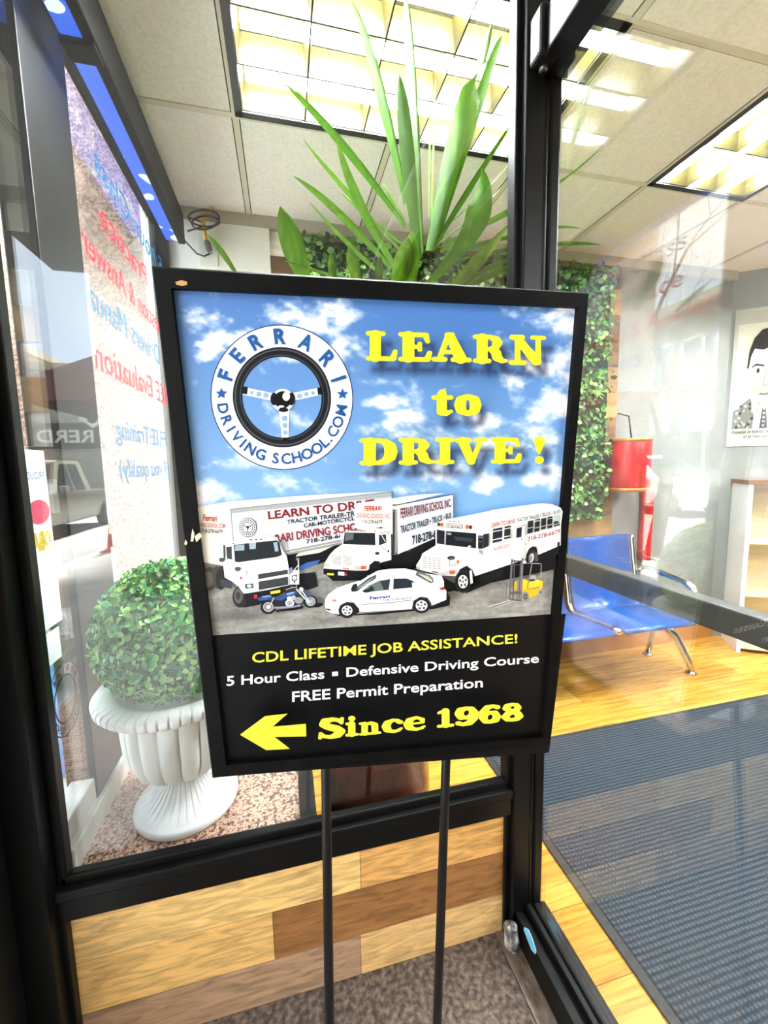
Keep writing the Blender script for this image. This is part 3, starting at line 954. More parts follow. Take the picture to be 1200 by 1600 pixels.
    poly([(988, 222), (1078, 202), (1074, 350), (984, 374)], '#a9b6b6', T8); poly([(988, 300), (1040, 290), (1074, 330), (1072, 350), (986, 370)], '#30363a', T8); line([(986, 344), (1074, 322)], 6, '#e3e5e3', T8)
    poly([(470, 372), (600, 346), (596, 700), (460, 740)], '#ecece8', T8); line([(470, 374), (604, 347)], 7, '#55585a', T8); poly([(490, 390), (562, 370), (556, 504), (484, 522)], '#20242a', T8); line([(548, 530), (560, 525), (558, 560)], 8, '#3a3c3e', T8)
    line([(470, 374), (460, 740)], 3, '#b5b4ad', T8); line([(600, 350), (596, 610)], 3, '#b5b4ad', T8)
    line([(0, 880), (460, 740), (600, 690)], 3, '#a5a59e', T8); line([(90, 760), (460, 650)], 3, '#b0b0a9', T8); line([(480, 640), (1080, 490)], 3, '#b0b0a9', T8); line([(600, 605), (1075, 465)], 3, '#b0b0a9', T8); line([(160, 630), (440, 550)], 2.5, '#b8b8b2', T8); line([(780, 640), (1050, 560)], 3, '#a5a59e', T8)
    text('LEARN TO DRIVE', (152, 376), (468, 318), (148, 318), (464, 262), '#a83a34', T8, .03)
    text('TRACTOR TRAILERS \u2022 TRUCKS \u2022 BUSES', (482, 308), (1080, 184), (486, 258), (1078, 136), '#33363a', T8, .02)
    text('718-278-6679', (638, 562), (1072, 452), (638, 506), (1074, 396), '#8e2f30', T8, .02)
    text('Ferrari DRIVING SCHOOL', (178, 694), (390, 642), (182, 640), (388, 590), '#a84a4a', T8, .02)
    text('AUXX', (822, 290), (894, 274), (824, 264), (896, 246), '#3c4048', T8)
    poly([(610, 820), (620, 740), (660, 660), (710, 630), (755, 640), (770, 700), (770, 800), (700, 850), (640, 860)], '#15161a', T8)
    ell(690, 770, 52, 86, '#2b2d30', T8, .25); ell(690, 785, 34, 62, '#b9b9b4', T8, .25); ell(676, 795, 20, 40, '#77797a', T8, .25)
    poly([(1036, 580), (1068, 566), (1066, 640), (1036, 640)], '#1a1b1e', T8)
    poly([(740, 700), (775, 720), (780, 830), (735, 835)], '#4a4c4e', T8)
    # forklift
    line([(115, 1440), (400, 1356)], 8, '#e8e8e6', T8); line([(200, 1455), (440, 1370), (540, 1372)], 8, '#cfd0ce', T8); line([(130, 1450), (420, 1362)], 3, '#55585a', T8)
    poly([(560, 1075), (600, 1068), (650, 1090), (650, 1170), (720, 1200), (830, 1170), (800, 1270), (660, 1330), (560, 1240)], '#e0b02c', T8)
    poly([(655, 1110), (740, 1080), (800, 1080), (810, 1100), (800, 1170), (640, 1200)], '#f2c83e', T8); poly([(800, 1090), (838, 1096), (842, 1150), (826, 1200), (796, 1180)], '#e8bc36', T8); poly([(450, 1110), (510, 1100), (500, 1220), (440, 1220)], '#e0b02c', T8); poly([(570, 1080), (640, 1090), (625, 1200), (560, 1210)], '#f0c236', T8)
    line([(640, 1200), (720, 1200), (800, 1165)], 7, '#7a5a20', T8); line([(650, 1100), (636, 1195)], 7, '#7a5a20', T8)
    poly([(655, 1040), (700, 1015), (745, 1020), (755, 1070), (690, 1085)], '#9a9ba6', T8); poly([(660, 1075), (735, 1070), (735, 1095), (665, 1105)], '#3a3a3e', T8)
    ell(606, 1308, 50, 72, '#8a8784', T8); ell(610, 1305, 26, 40, '#4a4846', T8); ell(612, 1305, 10, 16, '#8d8b88', T8); ell(806, 1250, 28, 42, '#9a9894', T8); ell(812, 1248, 12, 20, '#57554f', T8)
    line([(430, 800), (395, 1340)], 26, '#6e6668', T8); line([(465, 810), (440, 1340)], 16, '#554c4e', T8); line([(570, 790), (545, 1360)], 26, '#77737a', T8); line([(545, 850), (520, 1350)], 14, '#585458', T8); line([(515, 1100), (490, 1360)], 26, '#7d797c', T8)
    line([(430, 830), (570, 830)], 16, '#4a4648', T8); line([(400, 880), (560, 880)], 8, '#5e5a5c', T8); line([(405, 1260), (550, 1250)], 40, '#5b595c', T8); line([(400, 1340), (550, 1360)], 16, '#4a484b', T8); line([(360, 1120), (350, 1320)], 7, '#55585a', T8); line([(388, 1180), (375, 1350)], 14, '#8e8f92', T8)
    line([(690, 860), (810, 862)], 10, '#a8a9a4', T8); line([(695, 865), (660, 1060)], 12, '#8d8780', T8); line([(820, 865), (815, 1070)], 7, '#b0b1ab', T8); line([(590, 860), (690, 855)], 9, '#8e8d8a', T8); ell(596, 840, 24, 24, '#d5d5d2', T8)
    # white saloon car
    poly([(150, 538), (400, 540), (850, 500), (1000, 480), (1135, 345), (1165, 400), (1160, 470), (1020, 500), (560, 545), (220, 560)], '#15161a', T6)
    poly([(96, 460), (100, 415), (130, 370), (200, 320), (330, 275), (400, 258), (470, 215), (540, 175), (640, 158), (780, 154), (860, 172), (940, 195), (1090, 215), (1110, 260), (1112, 320), (1132, 345), (1130, 420), (1010, 470), (840, 500), (400, 525), (220, 545), (160, 538), (105, 510)], '#f4f4f1', T6)
    poly([(330, 352), (345, 330), (470, 235), (535, 205), (530, 240), (440, 296), (370, 350)], '#3a4145', T6); poly([(360, 330), (480, 245), (525, 222), (430, 310)], '#7f8b8b', T6); ell(346, 318, 22, 38, '#222528', T6, .5)
    poly([(420, 345), (470, 300), (560, 258), (654, 244), (640, 336), (440, 358)], '#5f6c6a', T6); poly([(565, 262), (652, 246), (640, 334), (600, 338)], '#2c373c', T6); poly([(440, 345), (500, 300), (520, 340), (470, 358)], '#262b2e', T6)
    poly([(682, 242), (790, 238), (850, 262), (880, 305), (840, 316), (678, 332)], '#222c36', T6); poly([(838, 270), (866, 282), (880, 308), (840, 314)], '#c9d0d0', T6)
    poly([(868, 210), (880, 180), (990, 210), (1020, 240), (1024, 270), (1000, 282)], '#55605a', T6); poly([(890, 195), (980, 220), (1012, 250), (1010, 272), (960, 245)], '#a9b3a2', T6); line([(900, 200), (1012, 262)], 5, '#dfe3da', T6)
    ell(448, 346, 30, 14, '#23272a', T6)
    poly([(120, 430), (140, 405), (195, 410), (190, 435), (130, 440)], '#d8cfc9', T6); ell(178, 428, 18, 10, '#d2806a', T6); ell(126, 504, 24, 7, '#3a3c3e', T6, .2)
    poly([(1066, 322), (1110, 308), (1122, 335), (1095, 342)], '#b23c2e', T6); ell(1112, 345, 12, 12, '#d9dada', T6)
    line([(410, 462), (660, 445), (834, 424)], 4, '#3a3f44', T6); line([(662, 240), (664, 500)], 2, '#c9c9c5', T6); line([(400, 380), (410, 520)], 2, '#cfcfcb', T6)
    text('Ferrari', (480, 420), (650, 402), (478, 392), (648, 380), '#2a3aa0', T6, .03)
    text('DRIVING SCHOOL', (652, 402), (820, 390), (652, 382), (818, 368), '#a9a9b2', T6)
    text('718-278-6679', (584, 434), (832, 412), (582, 418), (830, 395), '#5d6170', T6, .01)
    poly([(215, 540), (225, 470), (280, 440), (340, 445), (385, 500), (390, 525), (330, 560)], '#15171a', T6)
    wheel(285, 512, 72, 66, T6, '#dadada', .64)
    poly([(838, 498), (850, 430), (910, 395), (970, 405), (1000, 450), (1005, 480), (960, 520)], '#15171a', T6)
    wheel(920, 470, 74, 66, T6, '#dadada', .68)

    # ---- lower band lettering
    text('CDL LIFETIME JOB ASSISTANCE!', (188, 151), (1017, 89), (188, 118), (1017, 60), '#e6dc46', C7, .016)
    text('5 Hour Class \u25aa Defensive Driving Course', (108, 223), (1084, 150), (108, 192), (1084, 122), '#f4f2f4', C7, .016)
    text('FREE Permit Preparation', (313, 273), (909, 227), (313, 240), (909, 196), '#f4f2f4', C7, .016)
    poly([(150, 376), (228, 318), (299, 310), (252, 351), (356, 342), (357, 381), (258, 383), (306, 420), (232, 424)], '#e4da3a', C7)
    strokes(big, '#e4d62a')
    strokes(low, '#e4da3e')
    S.build('poster', mats, root)

    # ---------------- poles and feet
    dk = mat('pole_black', '#0d0d0e', 0.35, spec=0.35)
    for (x, y, fx, fy) in ((509, 1206, 515, 1602), (697, 1188, 683, 1602)):
        top = sgn(x, y, -0.03)
        bot = at(fx, fy, 'y', 0.66)
        d = (bot - top)
        bot = top + d * ((top.z - 0.012) / (top.z - bot.z))
        m = MB()
        up = top - d.normalized() * 0.3
        m.tube([L(up + SG_N * -0.02 * 0), L(top), L(bot)], 0.0088, 20)
        pl = m.build('pole', dk, root)
        m = MB()
        m.lathe([(0.0, 0.0), (0.014, 0.0), (0.015, 0.008), (0.0105, 0.03), (0.0, 0.03)], L((bot.x, bot.y, 0.001)), 20)
        m.build('pole_foot', mat('rubber_black', '#101010', 0.7), pl)
    return root


# ------------------------------------------------------------------ measures of the place
XF = -0.55          # street-side shop window plane
YP = 0.985          # display side panel, facing the camera
XP = 0.645          # entrance pane, parallel to the street
YB = 2.47           # back wall of the room
ZC = CAM_H + 1.34   # ceiling
ZL = CAM_H - 0.955  # granite display ledge
ZH = 2.40           # head of the street window
GX = [-0.55, -0.118, 0.494, 1.106, 1.79, 2.40, 3.01, 3.62, 4.23, 4.84, 5.45, 6.06, 6.5]    # ceiling grid
GY = [-3.0, -2.46, -1.85, -1.24, -0.63, -0.02, 0.59, 1.20, 1.81, 2.47]
TROFFERS = [(-0.118, 1.106, 1.20, 1.81), (1.79, 2.40, 0.59, 1.81), (1.79, 2.40, -1.85, -0.63), (3.62, 4.23, 0.59, 1.81), (3.62, 4.23, -1.85, -0.63)]  # first two in view; the other three added to brighten the room

M_BLK = noisy('black_anodised', ['#050505', '#0a0a09', '#11100f'], (14, 14, 14), 4, 0.42, [0.3, 0.6, 0.9], spec=0.22)
M_GRANITE = noisy('speckled_granite', ['#4a3a36', '#8a6555', '#c79a80', '#d9b79d', '#6f6058'], (120, 120, 120), 3, 0.25, [0.36, 0.45, 0.52, 0.58, 0.66])
M_GREYMETAL = noisy('grey_metal', ['#3e3e3c', '#4a4a47', '#57564f'], (8, 8, 3), 4, 0.4)
M_WHITEP = noisy('white_wall_paint', ['#787b76', '#7d807b', '#838680'], (6, 6, 6), 3, 0.6)
M_TILE = noisy('ceiling_tile', ['#e2e3e0', '#efefed', '#f6f6f5'], (90, 90, 90), 4, 0.9, [0.28, 0.5, 0.7], bump=0.15)
M_GRID = mat('ceiling_grid_white', '#d5d3c6', 0.6)
M_DARKLINE = mat('shadow_gap', '#3a382f', 0.9)
G_PANE = glass_mat('window_glass', 0.06)
G_DOOR = glass_mat('entrance_glass', 0.06)
G_STREET = glass_mat('street_glass', 0.05)


def st(o):
    o['kind'] = 'structure'
    return o


def build_room():
    # interior floor of yellow wood boards
    wood = attr_wood('yellow_floor_wood', (2.6, 44, 26), 0.22, 0.5)
    m = MB()
    tones = ['#c9973f', '#bd8a35', '#d3a44a', '#c08f3e', '#cda046']
    for k in range(34):
        y0 = -3.0 + k * 0.19
        x = -0.0 if y0 > YP + 0.0 else 0.70
        y1 = min(y0 + 0.19, YB)
        if y0 >= YB: break
        xs = [x] + sorted(x + (0.4 + 1.22 * i + (k * 0.37) % 1.2) for i in range(6)) + [6.5]
        for a, b in zip(xs[:-1], xs[1:]):
            if b <= a: continue
            t = hexc(random.choice(tones))
            m.box((a, max(y0, -3), -0.05), (b - 0.0015, y1 - 0.0015, 0.0), 0, t)
    st(m.build('floor', wood))
    # ceiling tiles
    m = MB()
    gx = GX[1:-1]
    gy = GY[1:-1]
    for i in range(len(GX) - 1):
        for j in range(len(GY) - 1):
            cx, cy = (GX[i] + GX[i + 1]) / 2, (GY[j] + GY[j + 1]) / 2
            if any(a < cx < b and c < cy < d for a, b, c, d in TROFFERS): continue
            y0, y1 = GY[j], GY[j + 1]
            x0, x1 = GX[i], GX[i + 1]
            if y1 <= YP + 0.01 and x1 <= XP: continue
            if y0 < YP - 0.01 and y1 < YP + .01: x0 = max(x0, XP)
            if y0 < YP < y1 and x0 < XP:
                m.box((x0, YP, ZC), (min(x1, XP), y1, ZC + 0.03))
                x0 = XP
                if x1 <= XP: continue
            m.box((x0, y0, ZC), (x1, y1, ZC + 0.03))
    m.box((XF - .1, YP, ZC + 0.12), (6.5, YB, ZC + 0.15)); m.box((XP, -3.0, ZC + 0.12), (6.5, YP, ZC + 0.15))
    st(m.build('ceiling', M_TILE))
    m = MB()
    def runs(lo, hi, holes):
        out = []
        for a, b in sorted(holes):
            if a > lo: out.append((lo, a))
            lo = max(lo, b)
        if hi > lo: out.append((lo, hi))
        return out
    for x in gx:
      for ya, yb in runs(YP if x < XP else -3.0, YB, [(c, d) for a, b, c, d in TROFFERS if a + .01 < x < b - .01]):
        m.box((x - 0.012, ya, ZC - 0.004), (x + 0.012, yb, ZC + 0.001))
        m.box((x - 0.0165, ya, ZC - 0.0012), (x - 0.012, yb, ZC + 0.001), 1)
        m.box((x + 0.012, ya, ZC - 0.0012), (x + 0.0165, yb, ZC + 0.001), 1)
    for y in gy:
        x0 = XF if y > YP else XP
        for xa, xb in runs(x0, 6.5, [(a, b) for a, b, c, d in TROFFERS if c + .01 < y < d - .01]):
            m.box((xa, y - 0.012, ZC - 0.0035), (xb, y + 0.012, ZC + 0.0005))
            m.box((xa, y + 0.012, ZC - 0.0011), (xb, y + 0.0155, ZC + 0.0005), 1)
    st(m.build('trim_1', [M_GRID, M_DARKLINE]))
    # back wall: timber-tile stretch, then white plaster
    m = MB()
    m.box((XF - 0.1, YB, 0), (2.27, YB + 0.12, ZC))
    brown = attr_wood('brown_wall_boards', (3, 40, 8), 0.5, 0.5)
    for k in range(16):
        z0 = k * 0.17
        for a, b in ((-0.03, 0.55), (0.55, 1.2), (1.2, 1.75), (1.75, 2.27)):
            o = 0.16 if k % 2 else 0.0
            t = hexc(random.choice(['#8a6a42', '#7a5a36', '#6b4c2c', '#94764c', '#a07f50']))
            m.box((max(-0.03, a + o), YB - 0.012, z0 + 0.002), (min(b + o, 2.27) - 0.002, YB, min(z0 + 0.168, ZC - 0.06)), 0, t)
    st(m.build('wall_back', brown))
    m = MB()
    m.box((2.27, YB, 0), (3.25, YB + 0.12, ZC))
    o = m.build('wall_plaster', M_WHITEP); st(o)
    # angled white wall on the right
    m = MB()
    d = Vector((0.81, -0.58, 0)).normalized()
    n = Vector((-d.y, d.x, 0))
    a = Vector((3.25, YB, 0)); b = a + d * 4.2
    m.prism([a, b, b + n * 0.12, a + n * 0.12], (0, 0, ZC))
    st(m.build('wall_right', M_WHITEP))
    m = MB()
    m.box((-0.5, YB - 0.03, ZC - 0.06), (3.25, YB, ZC))
    st(m.build('trim_2', mat('cream_moulding', '#a9a696', 0.6)))
    # wooden skirting boards
    m = MB()
    m.box((0.05, YB - 0.03, 0), (3.25, YB - 0.012, 0.14))
    st(m.build('baseboard_back', mat('orange_skirting', '#a8743a', 0.5)))
    # closing walls of the room, never seen directly
    m = MB()
    m.box((XP, -3.12, 0), (6.6, -3.0, ZC))
    st(m.build('wall_front', M_WHITEP))
    m = MB()
    m.box((6.5, -3.0, 0), (6.62, 0.4, ZC))
    st(m.build('wall_side', M_WHITEP))


def build_display():
    # granite ledge inside the shop window
    m = MB()
    m.box((XF + 0.02, YP + 0.012, 0.0), (0.0, YB, ZL))
    st(m.build('trim_3', M_GRANITE))
    m = MB()
    m.box((0.0, YP + 0.012, 0), (0.045, YB, ZL + 0.012))
    m.box((0.0, YP + 0.012, ZL), (0.045, YP + 0.05, ZL + 0.02))
    st(m.build('trim_4', M_BLK))
    # boarded bulkhead below the display pane
    planks = attr_wood('mixed_plank_laminate', (9, 50, 60), 0.4, 0.45)
    m = MB()
    m.box((-0.56, YP + 0.004, -0.02), (0.60, YP + 0.03, 0.41), 0, hexc('#3a2a1c'))
    rows = [(0.262, 0.402, [(-0.56, 0.152, '#efc67e'), (0.152, 0.60, '#dda962')]),
            (0.122, 0.261, [(-0.56, -0.08, '#e6ba72'), (-0.08, 0.60, '#9c6c3e')]),
            (-0.002, 0.121, [(-0.56, 0.146, '#b08e70'), (0.146, 0.60, '#e0b678')])]
    for z0, z1, segs in rows:
        for a, b, c in segs: m.box((a + 0.0007, YP - 0.001, z0 + 0.0008), (b - 0.0007, YP + 0.006, z1 - 0.0008), 0, hexc(c))
    st(m.build('wall_bulkhead', planks))
    # display pane and its black frame
    w = empty('window_1', (0, YP, 0)); st(w)
    m = MB()
    inv = lambda a: (a[0], a[1] - YP, a[2])
    m.box(inv((-0.535, YP + 0.012, 0.47)), inv((0.60, YP + 0.018, ZC)))
    m.build('pane', G_PANE, w)
    m = MB()
    m.bbox(inv((-0.545, YP - 0.022, 0.395)), inv((0.592, YP + 0.03, 0.468)), 0.004)
    m.bbox(inv((-0.545, YP - 0.03, 0.452)), inv((0.592, YP - 0.004, 0.478)), 0.004)
    m.bbox(inv((-0.53, YP - 0.012, 0.47)), inv((0.59, YP + 0.012, 0.499)), 0.005)
    m.build('bottom_rail', M_BLK, w)
    m = MB()
    m.bbox(inv((-0.535, YP - 0.012, 0.47)), inv((-0.514, YP + 0.02, ZC)), 0.004)
    m.build('stile', M_BLK, w)
    m = MB()
    m.bbox(inv((0.577, YP - 0.012, 0.47)), inv((0.595, YP + 0.02, ZC)), 0.004)
    m.build('stile', M_BLK, w)
    # posts
    m = MB()
    m.bbox((-0.64, YP - 0.055, 0), (-0.535, YP + 0.05, ZC + 0.3), 0.004)
    m.bbox((-0.545, YP - 0.022, 0), (-0.522, YP + 0.03, 0.40), 0.003)
    m.bbox((-0.665, YP - 0.19, 0), (-0.59, YP - 0.06, ZC + 0.3), 0.003)
    st(m.build('trim_5', M_BLK))
    m = MB()
    m.bbox((0.592, YP - 0.03, 0), (0.655, YP + 0.05, ZC + 0.3), 0.004)
    m.bbox((0.577, YP - 0.012, 0), (0.592, YP + 0.03, 0.40), 0.003)
    m.bbox((0.66, YP - 0.03, 0), (0.69, YP + 0.03, ZC + 0.3), 0.006)
    m.box((0.65, YP - 0.01, 0), (0.665, YP + 0.03, ZC + 0.3))
    st(m.build('trim_6', M_BLK))

    # entrance pane along the shop, with low rail, head and middle rail
    w = empty('window_2', (XP, 0, 0)); st(w)
    iv = lambda a: (a[0] - XP, a[1], a[2])
    m = MB()
    m.box(iv((XP - 0.003, -1.6, 0.10)), iv((XP + 0.003, YP - 0.03, 2.33)))
    m.build('pane', G_DOOR, w)
    m = MB()
    m.box(iv((0.605, -1.6, 0.0)), iv((0.668, YP - 0.03, 0.085)))
    m.bbox(iv((0.66, -1.6, 0.0)), iv((0.70, YP - 0.03, 0.10)), 0.005)
    m.bbox(iv((0.636, -1.6, 0.08)), iv((0.652, YP - 0.03, 0.106)), 0.003)
    m.build('bottom_rail', M_BLK, w)
    m = MB()
    m.bbox(iv((0.61, -1.6, 2.305)), iv((0.70, YP - 0.03, 2.40)), 0.005)
    m.build('head_rail', M_BLK, w)
    m = MB()
    m.bbox(iv((0.652, -1.6, 1.128)), iv((0.685, YP - 0.03, 1.172)), 0.004)
    m.build('middle_rail', noisy('bronze_rail', ['#2a2820', '#34322a'], (4, 30, 4), 3, 0.4), w)
    m = MB()
    m.box(iv((XP - 0.003, -1.6, 2.39)), iv((XP + 0.003, YP - 0.03, ZC)))
    m.build('upper_pane', G_DOOR, w)
    # closing stile far behind the camera
    m = MB()
    m.bbox((0.60, -1.72, 0), (0.70, -1.6, ZC), 0.004)
    st(m.build('trim_7', M_BLK))

    # street window: post, rails, panes
    w = empty('window_3', (XF, 0, 0)); st(w)
    jv = lambda a: (a[0] - XF, a[1], a[2])
    m = MB()
    m.box(jv((XF - 0.003, 1.44, ZL)), jv((XF + 0.003, YB, ZC)))
    m.build('pane', G_STREET, w)
    m = MB()
    m.box(jv((XF - 0.003, YP + 0.05, ZL + 0.12)), jv((XF + 0.003, 1.20, ZC)))
    m.build('side_pane', G_STREET, w)
    m = MB()
    m.bbox(jv((XF - 0.06, 1.20, ZL)), jv((XF + 0.012, 1.44, ZC)), 0.004)
    m.build('mullion', noisy('dark_grey_mullion', ['#131414', '#1a1b1b', '#222321'], (6, 6, 2), 4, 0.4, spec=0.3), w)
    m = MB()
    m.box(jv((XF + 0.0121, 1.203, 1.165)), jv((XF + 0.018, 1.437, 1.205)))
    m.build('rail', M_BLK, w)
    m = MB()
    m.bbox(jv((XF - 0.05, YP + 0.05, ZL - 0.01)), jv((XF + 0.025, YB, ZL + 0.06)), 0.004)
    m.bbox(jv((XF - 0.05, YP + 0.05, ZL + 0.06)), jv((XF + 0.008, 1.205, ZL + 0.12)), 0.004)
    m.build('curb', noisy('pale_curb', ['#b8b6b0', '#d4d2cd', '#e3e2de'], (9, 9, 9), 4, 0.4), w)
    m = MB()
    m.bbox(jv((XF - 0.05, YP + 0.05, ZC - 0.10)), jv((XF + 0.05, YB, ZC)), 0.004)
    m.build('head', M_BLK, w)
    m = MB()
    m.bbox(jv((XF - 0.05, YB - 0.06, ZL)), jv((XF + 0.03, YB, ZC)), 0.004)
    m.build('far_stile', M_BLK, w)


def leaf_cloud(mb, pts, size, mats_n, jitter=0.6, cup=0.25):
    """small rounded leaves at (position, normal)"""
    for p, n in pts:
        p, n = Vector(p), Vector(n)
        n = (n + Vector((random.uniform(-1, 1), random.uniform(-1, 1), random.uniform(-1, 1))) * jitter).normalized()
        t = n.orthogonal().normalized()
        t.rotate(Matrix.Rotation(random.uniform(0, 2 * PI), 3, n))
        s = n.cross(t)
        a = size * random.uniform(0.7, 1.25)
        b = a * random.uniform(0.7, 0.95)
        vs = [p - t * a, p - t * a * .45 + s * b * .8 + n * a * cup, p + t * a * .45 + s * b * .75 + n * a * cup, p + t * a, p + t * a * .45 - s * b * .75 + n * a * cup, p - t * a * .45 - s * b * .8 + n * a * cup]
        mb.add(vs, [(0, 1, 2, 3), (0, 3, 4, 5)], random.randrange(mats_n), True)


def build_topiary():
    c = Vector((-0.312, 1.198, ZL))
    root = empty('potted_topiary', c, 0, 'round clipped green topiary ball in a white fluted urn on the granite ledge', 'potted plant')
    white = noisy('white_plastic', ['#e9ecec', '#f2f4f4'], (5, 5, 5), 2, 0.4)
    flutes = 24
    # foot
    m = MB()
    prof = [(0.0, 0.0), (0.130, 0.0), (0.136, 0.006), (0.137, 0.018), (0.132, 0.026), (0.124, 0.030), (0.121, 0.036), (0.105, 0.045), (0.082, 0.062), (0.062, 0.085), (0.050, 0.108), (0.046, 0.122), (0.0, 0.124)]
    m.lathe(prof, seg=360, wob=lambda i, a: (1 + (0.05 * (1 if math.cos(36 * a) > 0.5 else 0) * -1)) if 7 <= i <= 11 else 1.0)
    m.build('urn_foot', white, root)
    # bowl with broad lobes
    m = MB()
    prof = [(0.03, 0.118), (0.07, 0.124), (0.105, 0.136), (0.128, 0.158), (0.140, 0.19), (0.146, 0.23), (0.149, 0.275), (0.150, 0.318), (0.150, 0.325)]
    m.lathe(prof, seg=288, wob=lambda i, a: 1.0 + (0.10 * (abs(math.sin(9 * a)) ** 0.4 - 0.9) if 2 <= i <= 7 else 0))
    m.build('urn_bowl', white, root)
    m = MB()
    prof = [(0.140, 0.318), (0.152, 0.322), (0.160, 0.330), (0.196, 0.344), (0.203, 0.352), (0.205, 0.366), (0.199, 0.374), (0.170, 0.380), (0.150, 0.374), (0.145, 0.33)]
    m.lathe(prof, seg=416, wob=lambda i, a: 1.0 - (0.03 if (3 <= i <= 7 and math.cos(52 * a) > 0.75) else 0), cap=False)
    m.build('urn_rim', white, root)
    # foliage
    greens = [mat('leaf_deep', '#1c5a28', 0.45), mat('leaf_mid', '#3c9a46', 0.45), mat('leaf_light', '#68bb58', 0.4), mat('leaf_pale', '#95d274', 0.4), mat('leaf_blue', '#3da06a', 0.4), mat('leaf_lime', '#b2dd84', 0.4)]
    m = MB()
    R = 0.184
    cz = 0.520
    m.ball((0, 0, cz), R * 0.89, 24, 0)
    pts = []
    N = 5200
    for i in range(N):
        z = 1 - 2 * (i + .5) / N
        a = i * 2.399963
        r = math.sqrt(1 - z * z)
        n = Vector((r * math.cos(a), r * math.sin(a), z))
        rr = R * random.uniform(0.90, 1.06)
        q = n * rr
        if q.z + cz < 0.37: continue
        pts.append((q + Vector((0, 0, cz)), n))
    leaf_cloud(m, pts, 0.0088, 6, 0.9)
    m.build('foliage', greens, root)


def blade(mb, tip, mid, base, w, mi=0, n=14, fold=0.22, mid2=None):
    """sword leaf along tip-mid-base (3-D), widest below the middle, folded along its keel"""
    tip, mid, base = Vector(tip), Vector(mid), Vector(base)
    pts = []
    for i in range(n + 1):
        t = i / n
        if mid2 is not None:
            a, b, c, d = base, Vector(mid2), mid, tip
            pts.append(a * (1 - t) ** 3 + b * 3 * t * (1 - t) ** 2 + c * 3 * t * t * (1 - t) + d * t ** 3)
        else:
            ctl = mid * 2 - (base + tip) * 0.5
            pts.append(base * (1 - t) ** 2 + ctl * 2 * t * (1 - t) + tip * t * t)
    vs, fs = [], []
    for i, p in enumerate(pts):
        t = i / n
        tg = (pts[min(i + 1, n)] - pts[max(i - 1, 0)]).normalized()
        view = (p - CAM).normalized()
        side = tg.cross(view)
        side = side.normalized() if side.length > 1e-5 else tg.orthogonal().normalized()
        nn = side.cross(tg).normalized()
        prof = (0.55 + 0.45 * min(1, t / 0.35)) if t < 0.35 else max(0.0, 1 - ((t - 0.35) / 0.65) ** 2.4)
        hw = w * 0.5 * prof + 0.0004
        th = 0.0012
        for s_, f_ in ((-1, fold), (0, 0), (1, fold)):
            q = p + side * hw * s_ + nn * hw * f_ * -1
            vs.append(q)
        for s_, f_ in ((-1, fold), (0, 0), (1, fold)):
            q = p + side * hw * s_ + nn * (hw * f_ * -1) + nn * th
            vs.append(q)
    for i in range(n):
        a, b = i * 6, (i + 1) * 6
        fs += [(a, a + 1, b + 1, b), (a + 1, a + 2, b + 2, b + 1), (a + 3, b + 3, b + 4, a + 4), (a + 4, b + 4, b + 5, a + 5), (a, b, b + 3, a + 3), (a + 2, a + 5, b + 5, b + 2)]
    mb.add(vs, fs, mi, True)


def leaf_stripes(name, c0, c1, c2):
    m = noisy(name, [c0, c1, c2], (60, 60, 6), 3, 0.6, [0.3, 0.55, 0.75], spec=0.2)
    t = m.node_tree
    b = t.nodes['Principled BSDF']
    # thin leaves let some of the window and lamp light through
    tr = t.nodes.new('ShaderNodeBsdfTranslucent')
    tr.inputs['Color'].default_value = hexc('#9cc93a')
    mx = t.nodes.new('ShaderNodeMixShader')
    mx.inputs['Fac'].default_value = 0.22
    out = [n for n in t.nodes if n.type == 'OUTPUT_MATERIAL'][0]
    t.links.new(b.outputs[0], mx.inputs[1])
    t.links.new(tr.outputs[0], mx.inputs[2])
    t.links.new(mx.outputs[0], out.inputs['Surface'])
    return m


